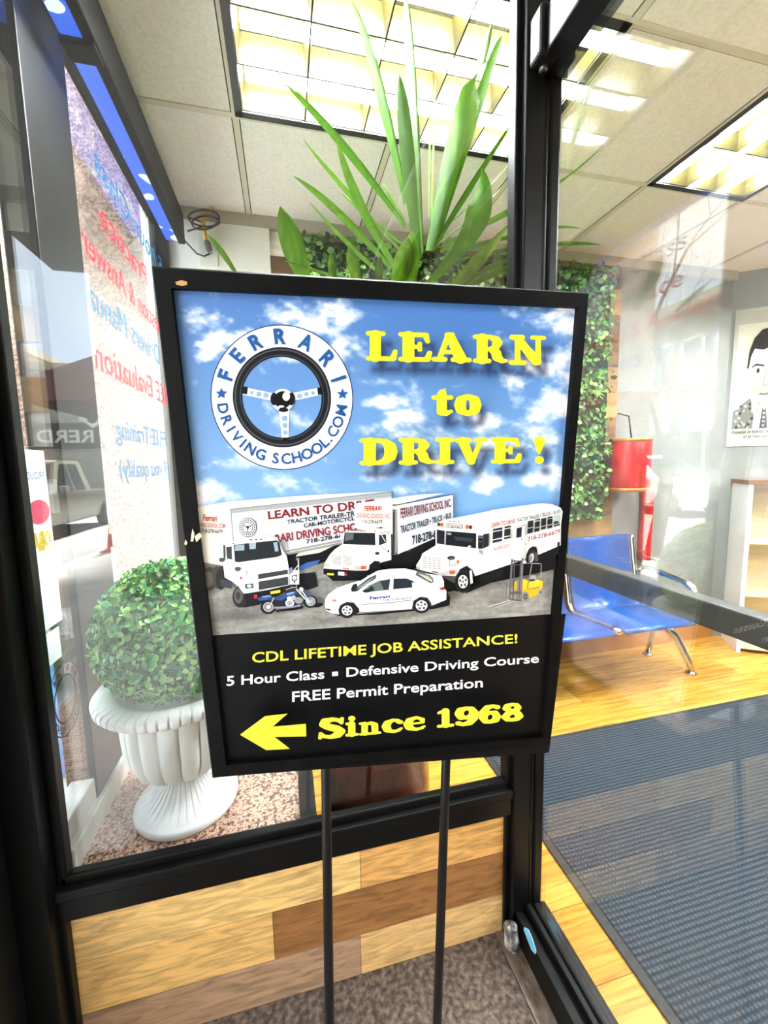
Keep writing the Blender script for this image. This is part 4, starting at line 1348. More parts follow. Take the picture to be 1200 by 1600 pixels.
def build_yucca():
    base = Vector((0.27, 1.30, 0.0))
    root = empty('yucca_plant', base, 0, 'tall green sword-leaved yucca in a brown pot behind the glass display pane', 'potted plant')
    L = lambda p: Vector(p) - base
    g1 = leaf_stripes('yucca_green', '#2f560b', '#46730f', '#66931a')
    g2 = leaf_stripes('yucca_light', '#4f7d18', '#6c9a22', '#8ab532')
    g3 = leaf_stripes('yucca_dark', '#23440a', '#365c10', '#4f7a18')
    mats = [g1, g2, g3]
    K = lambda x, y: (300 + x / 2.2222, y / 2.2222)
    leaves = [  # tip, mid, base in the enlarged photo; depth tip / mid / base; width; tone
        ((556, 5), (655, 300), (745, 700), 1.26, 1.27, 1.28, .062, 0), ((738, -30), (770, 300), (800, 880), 1.22, 1.24, 1.27, .066, 0),
        ((720, 258), (752, 520), (790, 900), 1.16, 1.2, 1.25, .066, 2), ((1046, 0), (950, 390), (832, 870), 1.24, 1.25, 1.28, .070, 0),
        ((1080, 25), (1000, 330), (860, 800), 1.27, 1.29, 1.3, .036, 0), ((312, 280), (525, 500), (742, 785), 1.27, 1.29, 1.3, .036, 0),
        ((500, 475), (580, 690), (706, 925), 1.2, 1.23, 1.27, .044, 1), ((386, 485), (540, 665), (720, 865), 1.34, 1.34, 1.33, .024, 1),
        ((352, 612), (510, 735), (692, 930), 1.2, 1.23, 1.27, .036, 1), ((410, 705), (540, 840), (672, 965), 1.24, 1.25, 1.28, .026, 1),
        ((306, 716), (342, 830), (398, 985), 1.2, 1.22, 1.25, .062, 1), ((1150, 370), (1000, 590), (850, 835), 1.2, 1.23, 1.27, .044, 2),
        ((1004, 580), (985, 760), (800, 1000), 1.12, 1.17, 1.25, .075, 0), ((1140, 703), (1000, 785), (862, 872), 1.2, 1.23, 1.27, .026, 1),
        ((1116, 762), (1010, 880), (905, 1000), 1.12, 1.16, 1.22, .05, 1), ((1180, 815), (1040, 835), (900, 880), 1.22, 1.25, 1.28, .022, 2),
        ((1180, 870), (1060, 915), (940, 985), 1.14, 1.17, 1.22, .036, 2), ((1180, 905), (1070, 935), (960, 990), 1.12, 1.15, 1.22, .032, 0),
        ((845, 275), (840, 520), (830, 830), 1.32, 1.32, 1.31, .018, 1), ((824, 400), (826, 560), (822, 760), 1.34, 1.34, 1.33, .012, 1),
        ((545, 855), (560, 910), (578, 990), 1.16, 1.19, 1.22, .036, 1), ((480, 880), (486, 930), (492, 1000), 1.16, 1.19, 1.22, .022, 1),
        ((764, 800), (762, 890), (758, 1010), 1.13, 1.17, 1.22, .05, 1), ((654, 890), (650, 930), (648, 990), 1.18, 1.2, 1.22, .024, 2),
        ((752, 825), (735, 900), (705, 1010), 1.12, 1.17, 1.22, .055, 1), ((55, 815), (100, 870), (160, 960), 1.2, 1.22, 1.25, .014, 1),
        ((1140, 520), (1040, 640), (900, 770), 1.3, 1.3, 1.3, .016, 1), ((318, 905), (420, 935), (560, 975), 1.2, 1.22, 1.25, .018, 1),
        ((1430, 505), (1200, 680), (880, 840), 1.25, 1.27, 1.3, .030, 2), ((1420, 850), (1200, 850), (900, 905), 1.22, 1.25, 1.28, .028, 0),
        ((1350, 795), (1180, 800), (900, 890), 1.27, 1.28, 1.3, .02, 0), ((1075, 650), (980, 745), (850, 850), 1.34, 1.33, 1.32, .018, 1),
        ((520, 672), (620, 760), (735, 850), 1.36, 1.35, 1.33, .016, 1), ((665, 640), (700, 700), (740, 760), 1.37, 1.36, 1.34, .02, 1), ((990, 640), (920, 730), (840, 840), 1.38, 1.36, 1.33, .014, 2)]
    for tip, mid, bs, yt, ym, yb, w, mi in leaves:
        m = MB()
        P = [at(*K(*q), 'y', y) for q, y in ((tip, yt), (mid, ym), (bs, yb))]
        if P[0].z > ZC - 0.04:
            P[0].z = ZC - 0.05
        blade(m, L(P[0]), L(P[1]), L(P[2]), w)
        m.build('leaf', mats[mi], root)
    # more leaves below, hidden by the sign from here but part of the plant
    crown = at(648, 470, 'y', 1.29)
    for i in range(14):
        a = i * 2 * PI / 14 + .2
        r = 0.20
        tip = crown + Vector((r * math.cos(a), r * math.sin(a) * 0.7, -0.10 - 0.08 * (i % 3)))
        mid = crown + Vector((r * .55 * math.cos(a), r * .4 * math.sin(a), 0.0))
        m = MB()
        blade(m, L(tip), L(mid), L(crown + Vector((0, 0, -0.06))), 0.03)
        m.build('leaf', mats[i % 3], root)
    m = MB()
    m.tube([L(crown + Vector((0, 0, 0.03))), L(crown + Vector((-0.03, 0.0, -0.3))), L((base.x + 0.04, base.y, 1.0)), L((base.x, base.y, 0.48))], [0.03, 0.028, 0.032, 0.038], 14)
    m.build('stem', noisy('yucca_bark', ['#5b4630', '#7a6246', '#94805f'], (20, 20, 60), 4, 0.8, bump=0.5), root)
    m = MB()
    prof = [(0.0, 0.0), (0.12, 0.0), (0.150, 0.03), (0.172, 0.12), (0.182, 0.24), (0.180, 0.36), (0.168, 0.46), (0.172, 0.475), (0.176, 0.50), (0.168, 0.51), (0.155, 0.49), (0.15, 0.47), (0.0, 0.47)]
    m.lathe(prof, seg=64)
    m.build('pot', noisy('brown_glaze', ['#3a1d14', '#56291b', '#6e3a26'], (6, 6, 6), 4, 0.18, [0.3, 0.5, 0.75]), root)
    m = MB()
    m.lathe([(0.0, 0.472), (0.152, 0.478), (0.0, 0.485)], seg=32, cap=False)
    m.build('soil', noisy('potting_soil', ['#20160f', '#3a2a1d'], (60, 60, 60), 3, 0.95), root)


def build_hedge():
    x0, x1, z0, z1 = 0.16, 2.13, 1.02, 2.62
    root = empty('greenery_panel', ((x0 + x1) / 2, YB - 0.045, 0), 0, 'panel of artificial green leaves on the brown boarded back wall', 'greenery')
    ox, oy = (x0 + x1) / 2, YB - 0.045
    m = MB()
    m.box((x0 - ox, -0.03, z0), (x1 - ox, 0, z1))
    m.build('backing', mat('hedge_backing', '#16260f', 0.9), root)
    m = MB()
    pts = []
    for i in range(6500):
        x, z = random.uniform(x0, x1), random.uniform(z0 - .02, z1 + .02)
        pts.append(((x - ox, random.uniform(-0.09, -0.02), z), (random.uniform(-.4, .4), -1, random.uniform(-.2, .5))))
    leaf_cloud(m, pts, 0.018, 4, 0.8)
    for i in range(60):        # star shaped tufts
        x, z = random.uniform(x0, x1), random.uniform(z0, z1)
        for k in range(9):
            a = k * 2 * PI / 9
            d = Vector((math.cos(a), -0.5, math.sin(a)))
            c = Vector((x - ox, -0.075, z))
            s = Vector((-math.sin(a), 0, math.cos(a))) * 0.005
            m.add([c - s, c + s, c + d * 0.05], [(0, 1, 2)], 3)
    o = m.build('foliage', [mat('hedge_a', '#2c5a22', 0.5), mat('hedge_b', '#3f7a2c', 0.5), mat('hedge_c', '#1d4218', 0.5), mat('hedge_d', '#6da043', 0.5)], root)
    # a few little white blossoms
    m = MB()
    for i in range(26):
        m.ball((random.uniform(x0, x1) - ox, -0.1, random.uniform(z0, z1)), 0.011, 8)
    m.build('blossoms', mat('blossom_white', '#e6e6d8', 0.6), root)
    o['kind'] = 'stuff'


def build_electrics():
    # white board closing the far end of the display
    m = MB()
    m.box((XF + 0.03, YB - 0.022, 0.3), (-0.018, YB - 0.0125, ZC - 0.055))
    tag(m.build('white_board', noisy('white_board_paint', ['#dfe4e2', '#e9edec'], (4, 4, 4), 3, 0.35)), 'plain white board at the far end of the window display', 'board')
    # recessed access panel outline with a screw
    p = at(333, 395, 'y', YB - 0.0225)
    o = empty('outlet_plate', at(326, 392, 'y', YB - 0.0225), 0, 'white outlet plate on the white board under the yellow cord', 'outlet')
    m = MB()
    m.bbox((-0.045, -0.006, -0.075), (0.045, 0, 0.06), 0.002)
    m.build('plate', mat('plate_white', '#d5dad8', 0.35), o)
    m = MB()
    m.box((0.0, -0.008, -0.02), (0.004, -0.0058, -0.008)); m.box((0.012, -0.008, -0.02), (0.016, -0.0058, -0.008))
    m.build('slots', mat('slot_dark', '#33363a', 0.5), o)
    Y1 = YB - 0.055
    C8 = lambda x, y: at(260 + x / 4.0, 300 + y / 4.0, 'y', Y1)
    r = empty('extension_cord', C8(250, 200), 0, 'yellow extension cord with grey plug hanging from the ceiling over the white board', 'cord')
    o0 = Vector(r.location)
    m = MB()
    m.tube([p - o0 for p in (C8(300, 128) + Vector((0, .02, 0.05)), C8(270, 122), C8(235, 128), C8(226, 165), C8(236, 225), C8(245, 300))], 0.0105, 10)
    m.build('cable', mat('cord_yellow', '#c9a032', 0.5), r)
    m = MB()
    a, b = C8(250, 305) - o0, C8(268, 365) - o0
    m.tube([a, a.lerp(b, .3), b], [0.012, 0.019, 0.016], 12)
    m.build('plug', mat('plug_grey', '#4a4d50', 0.5), r)
    pts = [(272, 384), (235, 402), (190, 385), (120, 310), (70, 230), (46, 180), (34, 150)]
    m = MB()
    m.tube([C8(*q) for q in pts], 0.0042, 8)
    loop = []
    for i in range(46):
        t = i / 45.0 * 2 * PI * 2.2
        rx = 90 - 12 * math.sin(t * .5)
        loop.append(C8(245 + rx * math.cos(t), 195 + 46 * math.sin(t) + 22 * math.sin(t * .45)) + Vector((0, -0.032 + 0.0003 * i, 0)))
    m.tube(loop, 0.0046, 8)
    m.tube([C8(140, 160), C8(215, 185), C8(235, 215), C8(130, 245)], 0.0046, 8)
    tag(m.build('power_cable', mat('cable_black', '#141416', 0.5)), 'coiled black cable hanging over the white board', 'cable')


def build_led_sign():
    # LED sign hung along the head of the street window
    y0, y1 = 1.16, YB - 0.14
    root = empty('led_sign', (XF + 0.06, 1.3, 2.5), 0, 'long black LED window sign glowing blue along the window head', 'sign')
    o = Vector(root.location)
    zt, zb = ZC - 0.10, ZC - 0.22
    m = MB()
    xa, xb = XF + 0.055, XF + 0.13
    m.bbox(Vector((xb - 0.03, y0, zb - 0.02)) - o, Vector((xb, y1, zt + 0.0)) - o, 0.004)
    m.bbox(Vector((xa - 0.01, y0, zt - 0.01)) - o, Vector((xb, y1, zt + 0.0)) - o, 0.003)
    m.bbox(Vector((xa - 0.01, 1.33, zb - 0.03)) - o, Vector((xb - 0.005, 1.39, zt)) - o, 0.003)
    m.build('housing', mat('sign_black', '#08090a', 0.5, spec=0.05), root)
    lit = bpy.data.materials.new('led_blue')
    lit.use_nodes = True
    t = lit.node_tree
    b = t.nodes['Principled BSDF']
    tc = t.nodes.new('ShaderNodeTexCoord')
    mp = t.nodes.new('ShaderNodeMapping'); mp.inputs['Scale'].default_value = (40, 40, 40)
    ck = t.nodes.new('ShaderNodeTexVoronoi'); ck.inputs['Randomness'].default_value = 0.0
    t.links.new(tc.outputs['Object'], mp.inputs['Vector']); t.links.new(mp.outputs[0], ck.inputs['Vector'])
    r1 = t.nodes.new('ShaderNodeValToRGB')
    r1.color_ramp.elements[0].position = 0.15; r1.color_ramp.elements[0].color = (0.04, 0.22, 1.0, 1)
    r1.color_ramp.elements[1].position = 0.5; r1.color_ramp.elements[1].color = (0.0, 0.015, 0.35, 1)
    t.links.new(ck.outputs['Distance'], r1.inputs['Fac'])
    wv = t.nodes.new('ShaderNodeTexNoise'); wv.inputs['Scale'].default_value = 14.0; wv.inputs['Detail'].default_value = 0
    t.links.new(tc.outputs['Object'], wv.inputs['Vector'])
    r2 = t.nodes.new('ShaderNodeValToRGB')
    r2.color_ramp.interpolation = 'CONSTANT'
    r2.color_ramp.elements[0].color = (0, 0, 0, 1)
    r2.color_ramp.elements[1].position = 0.66; r2.color_ramp.elements[1].color = (1, 1, 1, 1)
    t.links.new(wv.outputs['Fac'], r2.inputs['Fac'])
    mx = t.nodes.new('ShaderNodeMix'); mx.data_type = 'RGBA'
    t.links.new(r2.outputs['Color'], mx.inputs[0])
    t.links.new(r1.outputs['Color'], mx.inputs[6])
    mx.inputs[7].default_value = (0.55, 0.6, 0.7, 1)
    t.links.new(mx.outputs[2], b.inputs['Emission Color'])
    b.inputs['Emission Strength'].default_value = 0.7
    b.inputs['Base Color'].default_value = hexc('#10204a')
    m = MB()
    m.box(Vector((xa - 0.006, y0 + 0.02, zb - 0.015)) - o, Vector((xb - 0.0305, y1 - 0.02, zt - 0.012)) - o)
    m.build('led_matrix', lit, root)


def build_lights():
    trim = mat('troffer_trim', '#121210', 0.5)
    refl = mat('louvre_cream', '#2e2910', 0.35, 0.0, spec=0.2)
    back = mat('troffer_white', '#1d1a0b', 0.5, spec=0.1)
    tube = mat('lamp_tube', '#ffffff', 0.5, emit='#f6f8ff', estr=LAMP_STRENGTH)

    def troffer(cx, cy, lx, ly, label, first=True):
        r = empty('ceiling_light', (cx, cy, ZC + 0.090), 0, label, 'ceiling light', 'louvred ceiling lights')
        m = MB()
        z0, z1 = -0.096, -0.083
        w = 0.028
        m.box((-lx / 2, -ly / 2, z0), (lx / 2, -ly / 2 + w, z1)); m.box((-lx / 2, ly / 2 - w, z0), (lx / 2, ly / 2, z1))
        m.box((-lx / 2, -ly / 2, z0), (-lx / 2 + w, ly / 2, z1)); m.box((lx / 2 - w, -ly / 2, z0), (lx / 2, ly / 2, z1))
        m.build('frame', trim, r)
        m = MB()
        m.box((-lx / 2 + w, -ly / 2 + w, -0.002), (lx / 2 - w, ly / 2 - w, 0.0))
        m.build('reflector', back, r)
        H = -0.090
        nx, ny = (4, 6) if lx > ly else (6, 4)
        nx, ny = (5, 3) if lx > ly else (3, 5)
        # tubes run along the longer side, one in each row of cells
        k = ny if lx > ly else nx
        for i in range(k):
            m = MB()
            if lx > ly:
                y = -ly / 2 + w + (ly - 2 * w) * (i + .5) / k
                m.tube([(-lx / 2 + .05, y, -0.040), (lx / 2 - .05, y, -0.040)], 0.019, 12)
            else:
                x = -lx / 2 + w + (lx - 2 * w) * (i + .5) / k
                m.tube([(x, -ly / 2 + .05, -0.040), (x, ly / 2 - .05, -0.040)], 0.019, 12)
            m.build('lamp_tube', tube, r)
        m = MB()

        def wedge(a, b, h0, h1, along):
            t0, t1 = 0.016, 0.0025
            if along == 'x':
                m.add([(a[0], a[1] - t1, h0), (a[0], a[1] + t1, h0), (b[0], b[1] + t1, h0), (b[0], b[1] - t1, h0), (a[0], a[1] - t0, h1), (a[0], a[1] + t0, h1), (b[0], b[1] + t0, h1), (b[0], b[1] - t0, h1)],
                      [(0, 3, 2, 1), (4, 5, 6, 7), (0, 1, 5, 4), (2, 3, 7, 6), (1, 2, 6, 5), (3, 0, 4, 7)])
            else:
                m.add([(a[0] - t1, a[1], h0), (b[0] - t1, b[1], h0), (b[0] + t1, b[1], h0), (a[0] + t1, a[1], h0), (a[0] - t0, a[1], h1), (b[0] - t0, b[1], h1), (b[0] + t0, b[1], h1), (a[0] + t0, a[1], h1)],
                      [(0, 3, 2, 1), (4, 5, 6, 7), (0, 1, 5, 4), (2, 3, 7, 6), (1, 2, 6, 5), (3, 0, 4, 7)])
        for i in range(nx + 1):
            x = -lx / 2 + w + (lx - 2 * w) * i / nx
            wedge((x, -ly / 2 + w, 0), (x, ly / 2 - w, 0), H, -0.003, 'y')
        for j in range(ny + 1):
            y = -ly / 2 + w + (ly - 2 * w) * j / ny
            wedge((-lx / 2 + w, y, 0), (lx / 2 - w, y, 0), H, -0.003, 'x')
        m.build('louvre', refl, r)
        return r
    labs = ['long louvred ceiling light right above the yucca leaves', 'louvred ceiling light over the blue bench, seen through the entrance glass', 'added unseen louvred ceiling light along the entrance pane, behind the photographer',
            'added unseen louvred ceiling light at the right of the room near the shelf cabinet', 'added unseen louvred ceiling light in the far right corner behind the photographer']
    for (a, b_, c, d), lab in zip(TROFFERS, labs): troffer((a + b_) / 2, (c + d) / 2, b_ - a, d - c, lab)


def build_bench():
    bx, by = 2.15, 2.10
    root = empty('waiting_bench', (bx, by, 0), 0, 'blue perforated metal waiting bench with chrome arms by the back wall', 'bench')
    blue = noisy('blue_perforated_steel', ['#05306e', '#0a4188', '#124f98'], (260, 260, 260), 1, 0.3, [0.3, 0.5, 0.62])
    chrome = mat('bench_chrome', '#d8d8d6', 0.1, 1.0)
    B = lambda x, y, z: (x - bx, y - by, z)

    def ribbon(x0, x1, prof, th):
        m = MB()
        n = len(prof)
        vs = []
        for (y, z) in prof:
            vs += [B(x0, y, z), B(x1, y, z)]
        k = len(vs)
        for (y, z) in prof:
            vs += [B(x0, y + th * .3, z - th), B(x1, y + th * .3, z - th)]
        fs = []
        for i in range(n - 1):
            a = 2 * i
            fs += [(a, a + 1, a + 3, a + 2), (k + a, k + a + 2, k + a + 3, k + a + 1), (a, a + 2, k + a + 2, k + a), (a + 1, k + a + 1, k + a + 3, a + 3)]
        fs += [(0, k, k + 1, 1), (2 * n - 2, 2 * n - 1, k + 2 * n - 1, k + 2 * n - 2)]
        m.add(vs, fs, 0, True)
        return m
    seatp = [(1.88, 0.415), (1.895, 0.428), (1.95, 0.432), (2.10, 0.420), (2.22, 0.405), (2.28, 0.404)]
    backp = [(2.28, 0.404), (2.31, 0.420), (2.335, 0.46), (2.36, 0.58), (2.385, 0.72), (2.405, 0.84), (2.408, 0.872), (2.415, 0.88)]
    for x0 in (1.87, 1.30, 0.73):
        ribbon(x0, x0 + 0.50, seatp, 0.012).build('seat', blue, root)
        ribbon(x0, x0 + 0.50, backp, 0.012).build('backrest', blue, root)
    for x in (1.84, 1.27, 2.40, 0.70):
        m = MB()
        m.tube([B(x, y, z - 0.01) for y, z in seatp[1:] + backp[1:]], 0.016, 10)
        m.build('side_rail', chrome, root)
    m = MB()
    m.bbox(B(0.68, 2.12, 0.345), B(2.42, 2.20, 0.395), 0.008)
    m.build('beam', chrome, root)
    for x in (2.42, 0.71):
        m = MB()
        m.tube([B(x, 2.33, 0.655), B(x, 2.24, 0.655), B(x, 2.12, 0.648), B(x, 2.02, 0.64), B(x, 1.95, 0.61), B(x, 1.93, 0.55), B(x, 1.96, 0.46), B(x, 2.02, 0.41)], [.016, .02, .022, .022, .021, .019, .017, .016], 12)
        m.tube([B(x, 2.33, 0.655), B(x, 2.36, 0.60)], 0.016, 10)
        m.build('armrest', chrome, root)
    for x in (2.50, 0.85):
        m = MB()
        m.tube([B(x - .12, 2.16, 0.36), B(x - 0.02, 2.10, 0.24), B(x + .03, 2.045, 0.09), B(x + .045, 2.03, 0.03), B(x + .045, 2.03, 0.012)], [.026, .025, .022, .018, .016], 12)
        m.tube([B(x - .12, 2.16, 0.36), B(x - .04, 2.24, 0.2), B(x, 2.32, 0.03)], [.026, .022, .018], 12)
        lg = m.build('leg', chrome, root)
        for y, dx in ((2.03, .045), (2.32, 0.0)):
            m = MB()
            m.lathe([(0.0, 0.0), (0.032, 0.0), (0.034, 0.008), (0.02, 0.018), (0.0, 0.019)], B(x + dx, y, 0.001), 24)
            m.build('foot_pad', chrome, lg)


def build_wall_things():
    # red paper lantern and tassel
    p = at(985, 720, 'y', YB - 0.13)
    root = empty('red_lantern', p, 0, 'red drum lantern on the white back wall above the bench', 'lantern')
    red = noisy('red_silk', ['#820508', '#a50d10', '#bb1816'], (40, 40, 4), 3, 0.3)
    m = MB()
    pr = [(0.0, -0.20), (0.115, -0.20), (0.122, -0.19), (0.122, 0.13), (0.115, 0.145), (0.0, 0.15)]
    m.lathe(pr, seg=40)
    m.build('drum', red, root)
    gold = mat('lantern_gold', '#a7641f', 0.35, 0.4)
    m = MB()
    m.lathe([(0.124, -0.205), (0.128, -0.2), (0.128, -0.185), (0.124, -0.18)], seg=40, cap=False)
    m.build('rim', gold, root)
    m = MB()
    m.lathe([(0.122, 0.125), (0.127, 0.13), (0.127, 0.14), (0.12, 0.148)], seg=40, cap=False)
    m.build('rim', gold, root)
    m = MB()
    m.tube([(0, 0, 0.15), (0, 0.03, 0.30), (0, 0.125, 0.33)], 0.005, 8)
    m.build('hook', mat('hook_dark', '#2b2320', 0.4, 0.8), root)
    p = at(1012, 755, 'y', YB - 0.03)
    root = empty('red_tassel', p, 0, 'long red tassel hanging on two cords right of the red lantern', 'tassel')
    m = MB()
    for dx in (-0.012, 0.012):
        m.tube([(0.0, 0.02, 0.12), (dx, 0, 0.0), (dx, 0, -0.06)], 0.0022, 6)
    m.build('cords', mat('cord_tan', '#b79a6a', 0.6), root)
    m = MB()
    L_ = 0.56
    m.lathe([(0.0, -0.055), (0.036, -0.055), (0.045, -0.065), (0.043, -0.10), (0.041, -0.3), (0.041, -L_ + 0.02), (0.043, -L_), (0.0, -L_)], seg=60, wob=lambda i, a: 1 + 0.05 * math.cos(15 * a))
    m.build('fringe', red, root)

    # portrait print of a person
    d = Vector((0.81, -0.58, 0)).normalized()
    n = Vector((-0.58, -0.81, 0)).normalized()
    wall0 = Vector((3.25, YB, 0))

    def onw(px, py, off=0.004):
        dr = ray(px, py)
        o = wall0 + n * off
        return CAM + dr * ((o - CAM).dot(n) / dr.dot(n))
    tl, bl = onw(1150, 485), onw(1134, 698)
    u0 = (tl - wall0).dot(d)
    zt, zb = tl.z, bl.z
    W = 2 * ((onw(1196, 590) - wall0).dot(d) - u0)
    base = wall0 + d * u0 + n * 0.003
    root = empty('portrait_print', (base.x, base.y, zb), 0, 'black and white portrait print of a person with short dark hair, jacket and tie', 'picture')
    o = Vector(root.location)

    def Q(u, v, k=0): return base + d * (u * W) + n * (0.0035 + 0.0004 * k) + Vector((0, 0, zb + v * (zt - zb) - base.z)) - o
    S = MB()
    cols = ['#a3a597', '#bfbfab', '#d8d5c8', '#16171a', '#d3cfc0', '#6a6d66', '#2e3030', '#9c9c90', '#b3afa0', '#e4e2d6']
    mats = [mat('portrait_ink_%d' % i, c, 0.35) for i, c in enumerate(cols)]

    def pl(pts, c, k): S.add([Q(u, v, k) for u, v in pts], [tuple(range(len(pts)))], c)

    def el(cx, cy, rx, ry, c, k, n_=28): pl([(cx + rx * math.cos(2 * PI * i / n_), cy + ry * math.sin(2 * PI * i / n_)) for i in range(n_)], c, k)
    S.prism([Q(0, 0, -8), Q(1, 0, -8), Q(1, 1, -8), Q(0, 1, -8)], n * 0.003, 0)
    pl([(.06, .13), (.94, .13), (.94, .89), (.06, .89)], 1, 1)
    # shoulders, shirt, tie
    pl([(.06, .13), (.06, .26), (.18, .31), (.34, .37), (.42, .40), (.62, .40), (.72, .36), (.88, .30), (.94, .26), (.94, .13)], 5, 2)
    for i in range(26):
        u, v = random.uniform(.07, .36), random.uniform(.14, .32)
        el(u, v, .022, .012, 6 if i % 2 else 7, 3, 10)
    for i in range(20):
        u, v = random.uniform(.70, .93), random.uniform(.14, .29)
        el(u, v, .022, .012, 6 if i % 2 else 7, 3, 10)
    pl([(.38, .13), (.40, .40), (.62, .40), (.68, .13)], 9, 4)
    pl([(.36, .13), (.39, .39), (.45, .30), (.46, .13)], 8, 5)
    pl([(.60, .39), (.70, .13), (.62, .13), (.58, .30)], 8, 5)
    pl([(.46, .31), (.56, .31), (.545, .265), (.58, .13), (.46, .13), (.485, .265)], 6, 6)
    for i in range(5): el(.515, .15 + .03 * i, .02, .007, 7, 7, 10)
    _pl, _el = pl, el

    def pl(pts, c, k): _pl([(.5 + (u - .51) * 1.7, .565 + (v - .595) * 1.38) for u, v in pts], c, k)

    def el(cx, cy, rx, ry, c, k, n_=28): pl([(cx + rx * math.cos(2 * PI * i / n_), cy + ry * math.sin(2 * PI * i / n_)) for i in range(n_)], c, k)
    # neck, head, ears
    pl([(.41, .37), (.40, .47), (.62, .47), (.61, .37), (.51, .31)], 8, 5)
    el(.51, .60, .150, .165, 4, 8); pl([(.36, .60), (.365, .53), (.39, .46), (.43, .415), (.48, .392), (.54, .392), (.59, .415), (.63, .46), (.655, .53), (.66, .60)], 4, 8)
    pl([(.37, .50), (.40, .43), (.46, .385), (.56, .385), (.62, .43), (.65, .50)], 4, 8)
    el(.350, .565, .025, .05, 8, 7); el(.672, .565, .025, .05, 8, 7)
    # hair
    pl([(.345, .60), (.355, .69), (.39, .755), (.45, .795), (.53, .805), (.61, .785), (.66, .73), (.68, .66), (.672, .60), (.655, .66), (.63, .70), (.55, .705), (.47, .69), (.40, .70), (.372, .66), (.36, .60)], 3, 9)
    # brows, eyes, nose, mouth
    for cx in (.44, .585):
        pl([(cx - .055, .607), (cx - .02, .622), (cx + .05, .612), (cx + .05, .604), (cx - .02, .611), (cx - .055, .600)], 3, 10)
        el(cx, .583, .034, .012, 9, 10); el(cx, .583, .013, .012, 3, 11); pl([(cx - .036, .587), (cx, .597), (cx + .036, .586), (cx, .593)], 6, 11)
    pl([(.505, .585), (.49, .52), (.485, .507), (.51, .498), (.54, .507), (.535, .512), (.512, .505), (.497, .515), (.512, .585)], 7, 10)
    pl([(.45, .458), (.48, .467), (.51, .463), (.54, .467), (.58, .458), (.515, .452)], 5, 10); pl([(.46, .453), (.515, .440), (.57, .453), (.515, .447)], 7, 10)
    pl([(.49, .415), (.51, .408), (.54, .415), (.515, .412)], 7, 10)
    pl([(.62, .42), (.655, .50), (.66, .60), (.645, .64), (.64, .52), (.60, .43)], 8, 9)
    put_text(S, 'FOUNDER OF FERRARI DRIVING SCHOOL', lambda u, v: Q(.07 + u, .095 + v * .02, 2), 3, .02, width=.86)
    put_text(S, 'AT 25 YEARS OLD IN 1968', lambda u, v: Q(.24 + u, .06 + v * .02, 2), 3, .02, width=.52)
    S.build('print', mats, root)

    # shelf cabinet at the right edge
    tl = onw(1171, 757, 0.30)
    u0 = (tl - wall0).dot(d)
    root = empty('shelf_cabinet', wall0 + d * u0, 0, 'tall pale wooden shelf cabinet with white frame by the right wall', 'cabinet')
    o = Vector(root.location)
    R_ = lambda u, y, z: wall0 + d * (u0 + u) + n * y + Vector((0, 0, z)) - o

    def slab(m, u0_, u1_, y0, y1, z0, z1):
        m.prism([R_(u0_, y0, z0), R_(u1_, y0, z0), R_(u1_, y1, z0), R_(u0_, y1, z0)], (0, 0, z1 - z0))
    ht = tl.z
    wf = mat('cabinet_white', '#e3e2da', 0.4)
    bw = noisy('pale_plywood', ['#cfc09a', '#d8caa6', '#e0d4b4'], (3, 3, 20), 4, 0.5)
    m = MB(); slab(m, 0, .025, 0.01, .30, 0, ht); m.build('side_panel', wf, root)
    m = MB(); slab(m, .95, .975, 0.01, .30, 0, ht); m.build('side_panel', wf, root)
    m = MB(); slab(m, .025, .95, 0.01, .02, 0.02, ht); m.build('back_panel', bw, root)
    m = MB(); slab(m, -.01, .985, 0.01, .31, ht, ht + .03); m.build('top', mat('cabinet_top', '#7a5530', 0.4), root)
    for z in (0.03, 0.42, 0.80):
        m = MB(); slab(m, .025, .95, 0.02, .295, z, z + .02); m.build('shelf', bw, root)
    for z in (0.2, .6, 1.0):
        for u in (.1, .5):
            m = MB()
            m.ball(R_(u, .022, z), .006, 8)
            m.build('peg', mat('hole_dark', '#2d261c', 0.9), root)


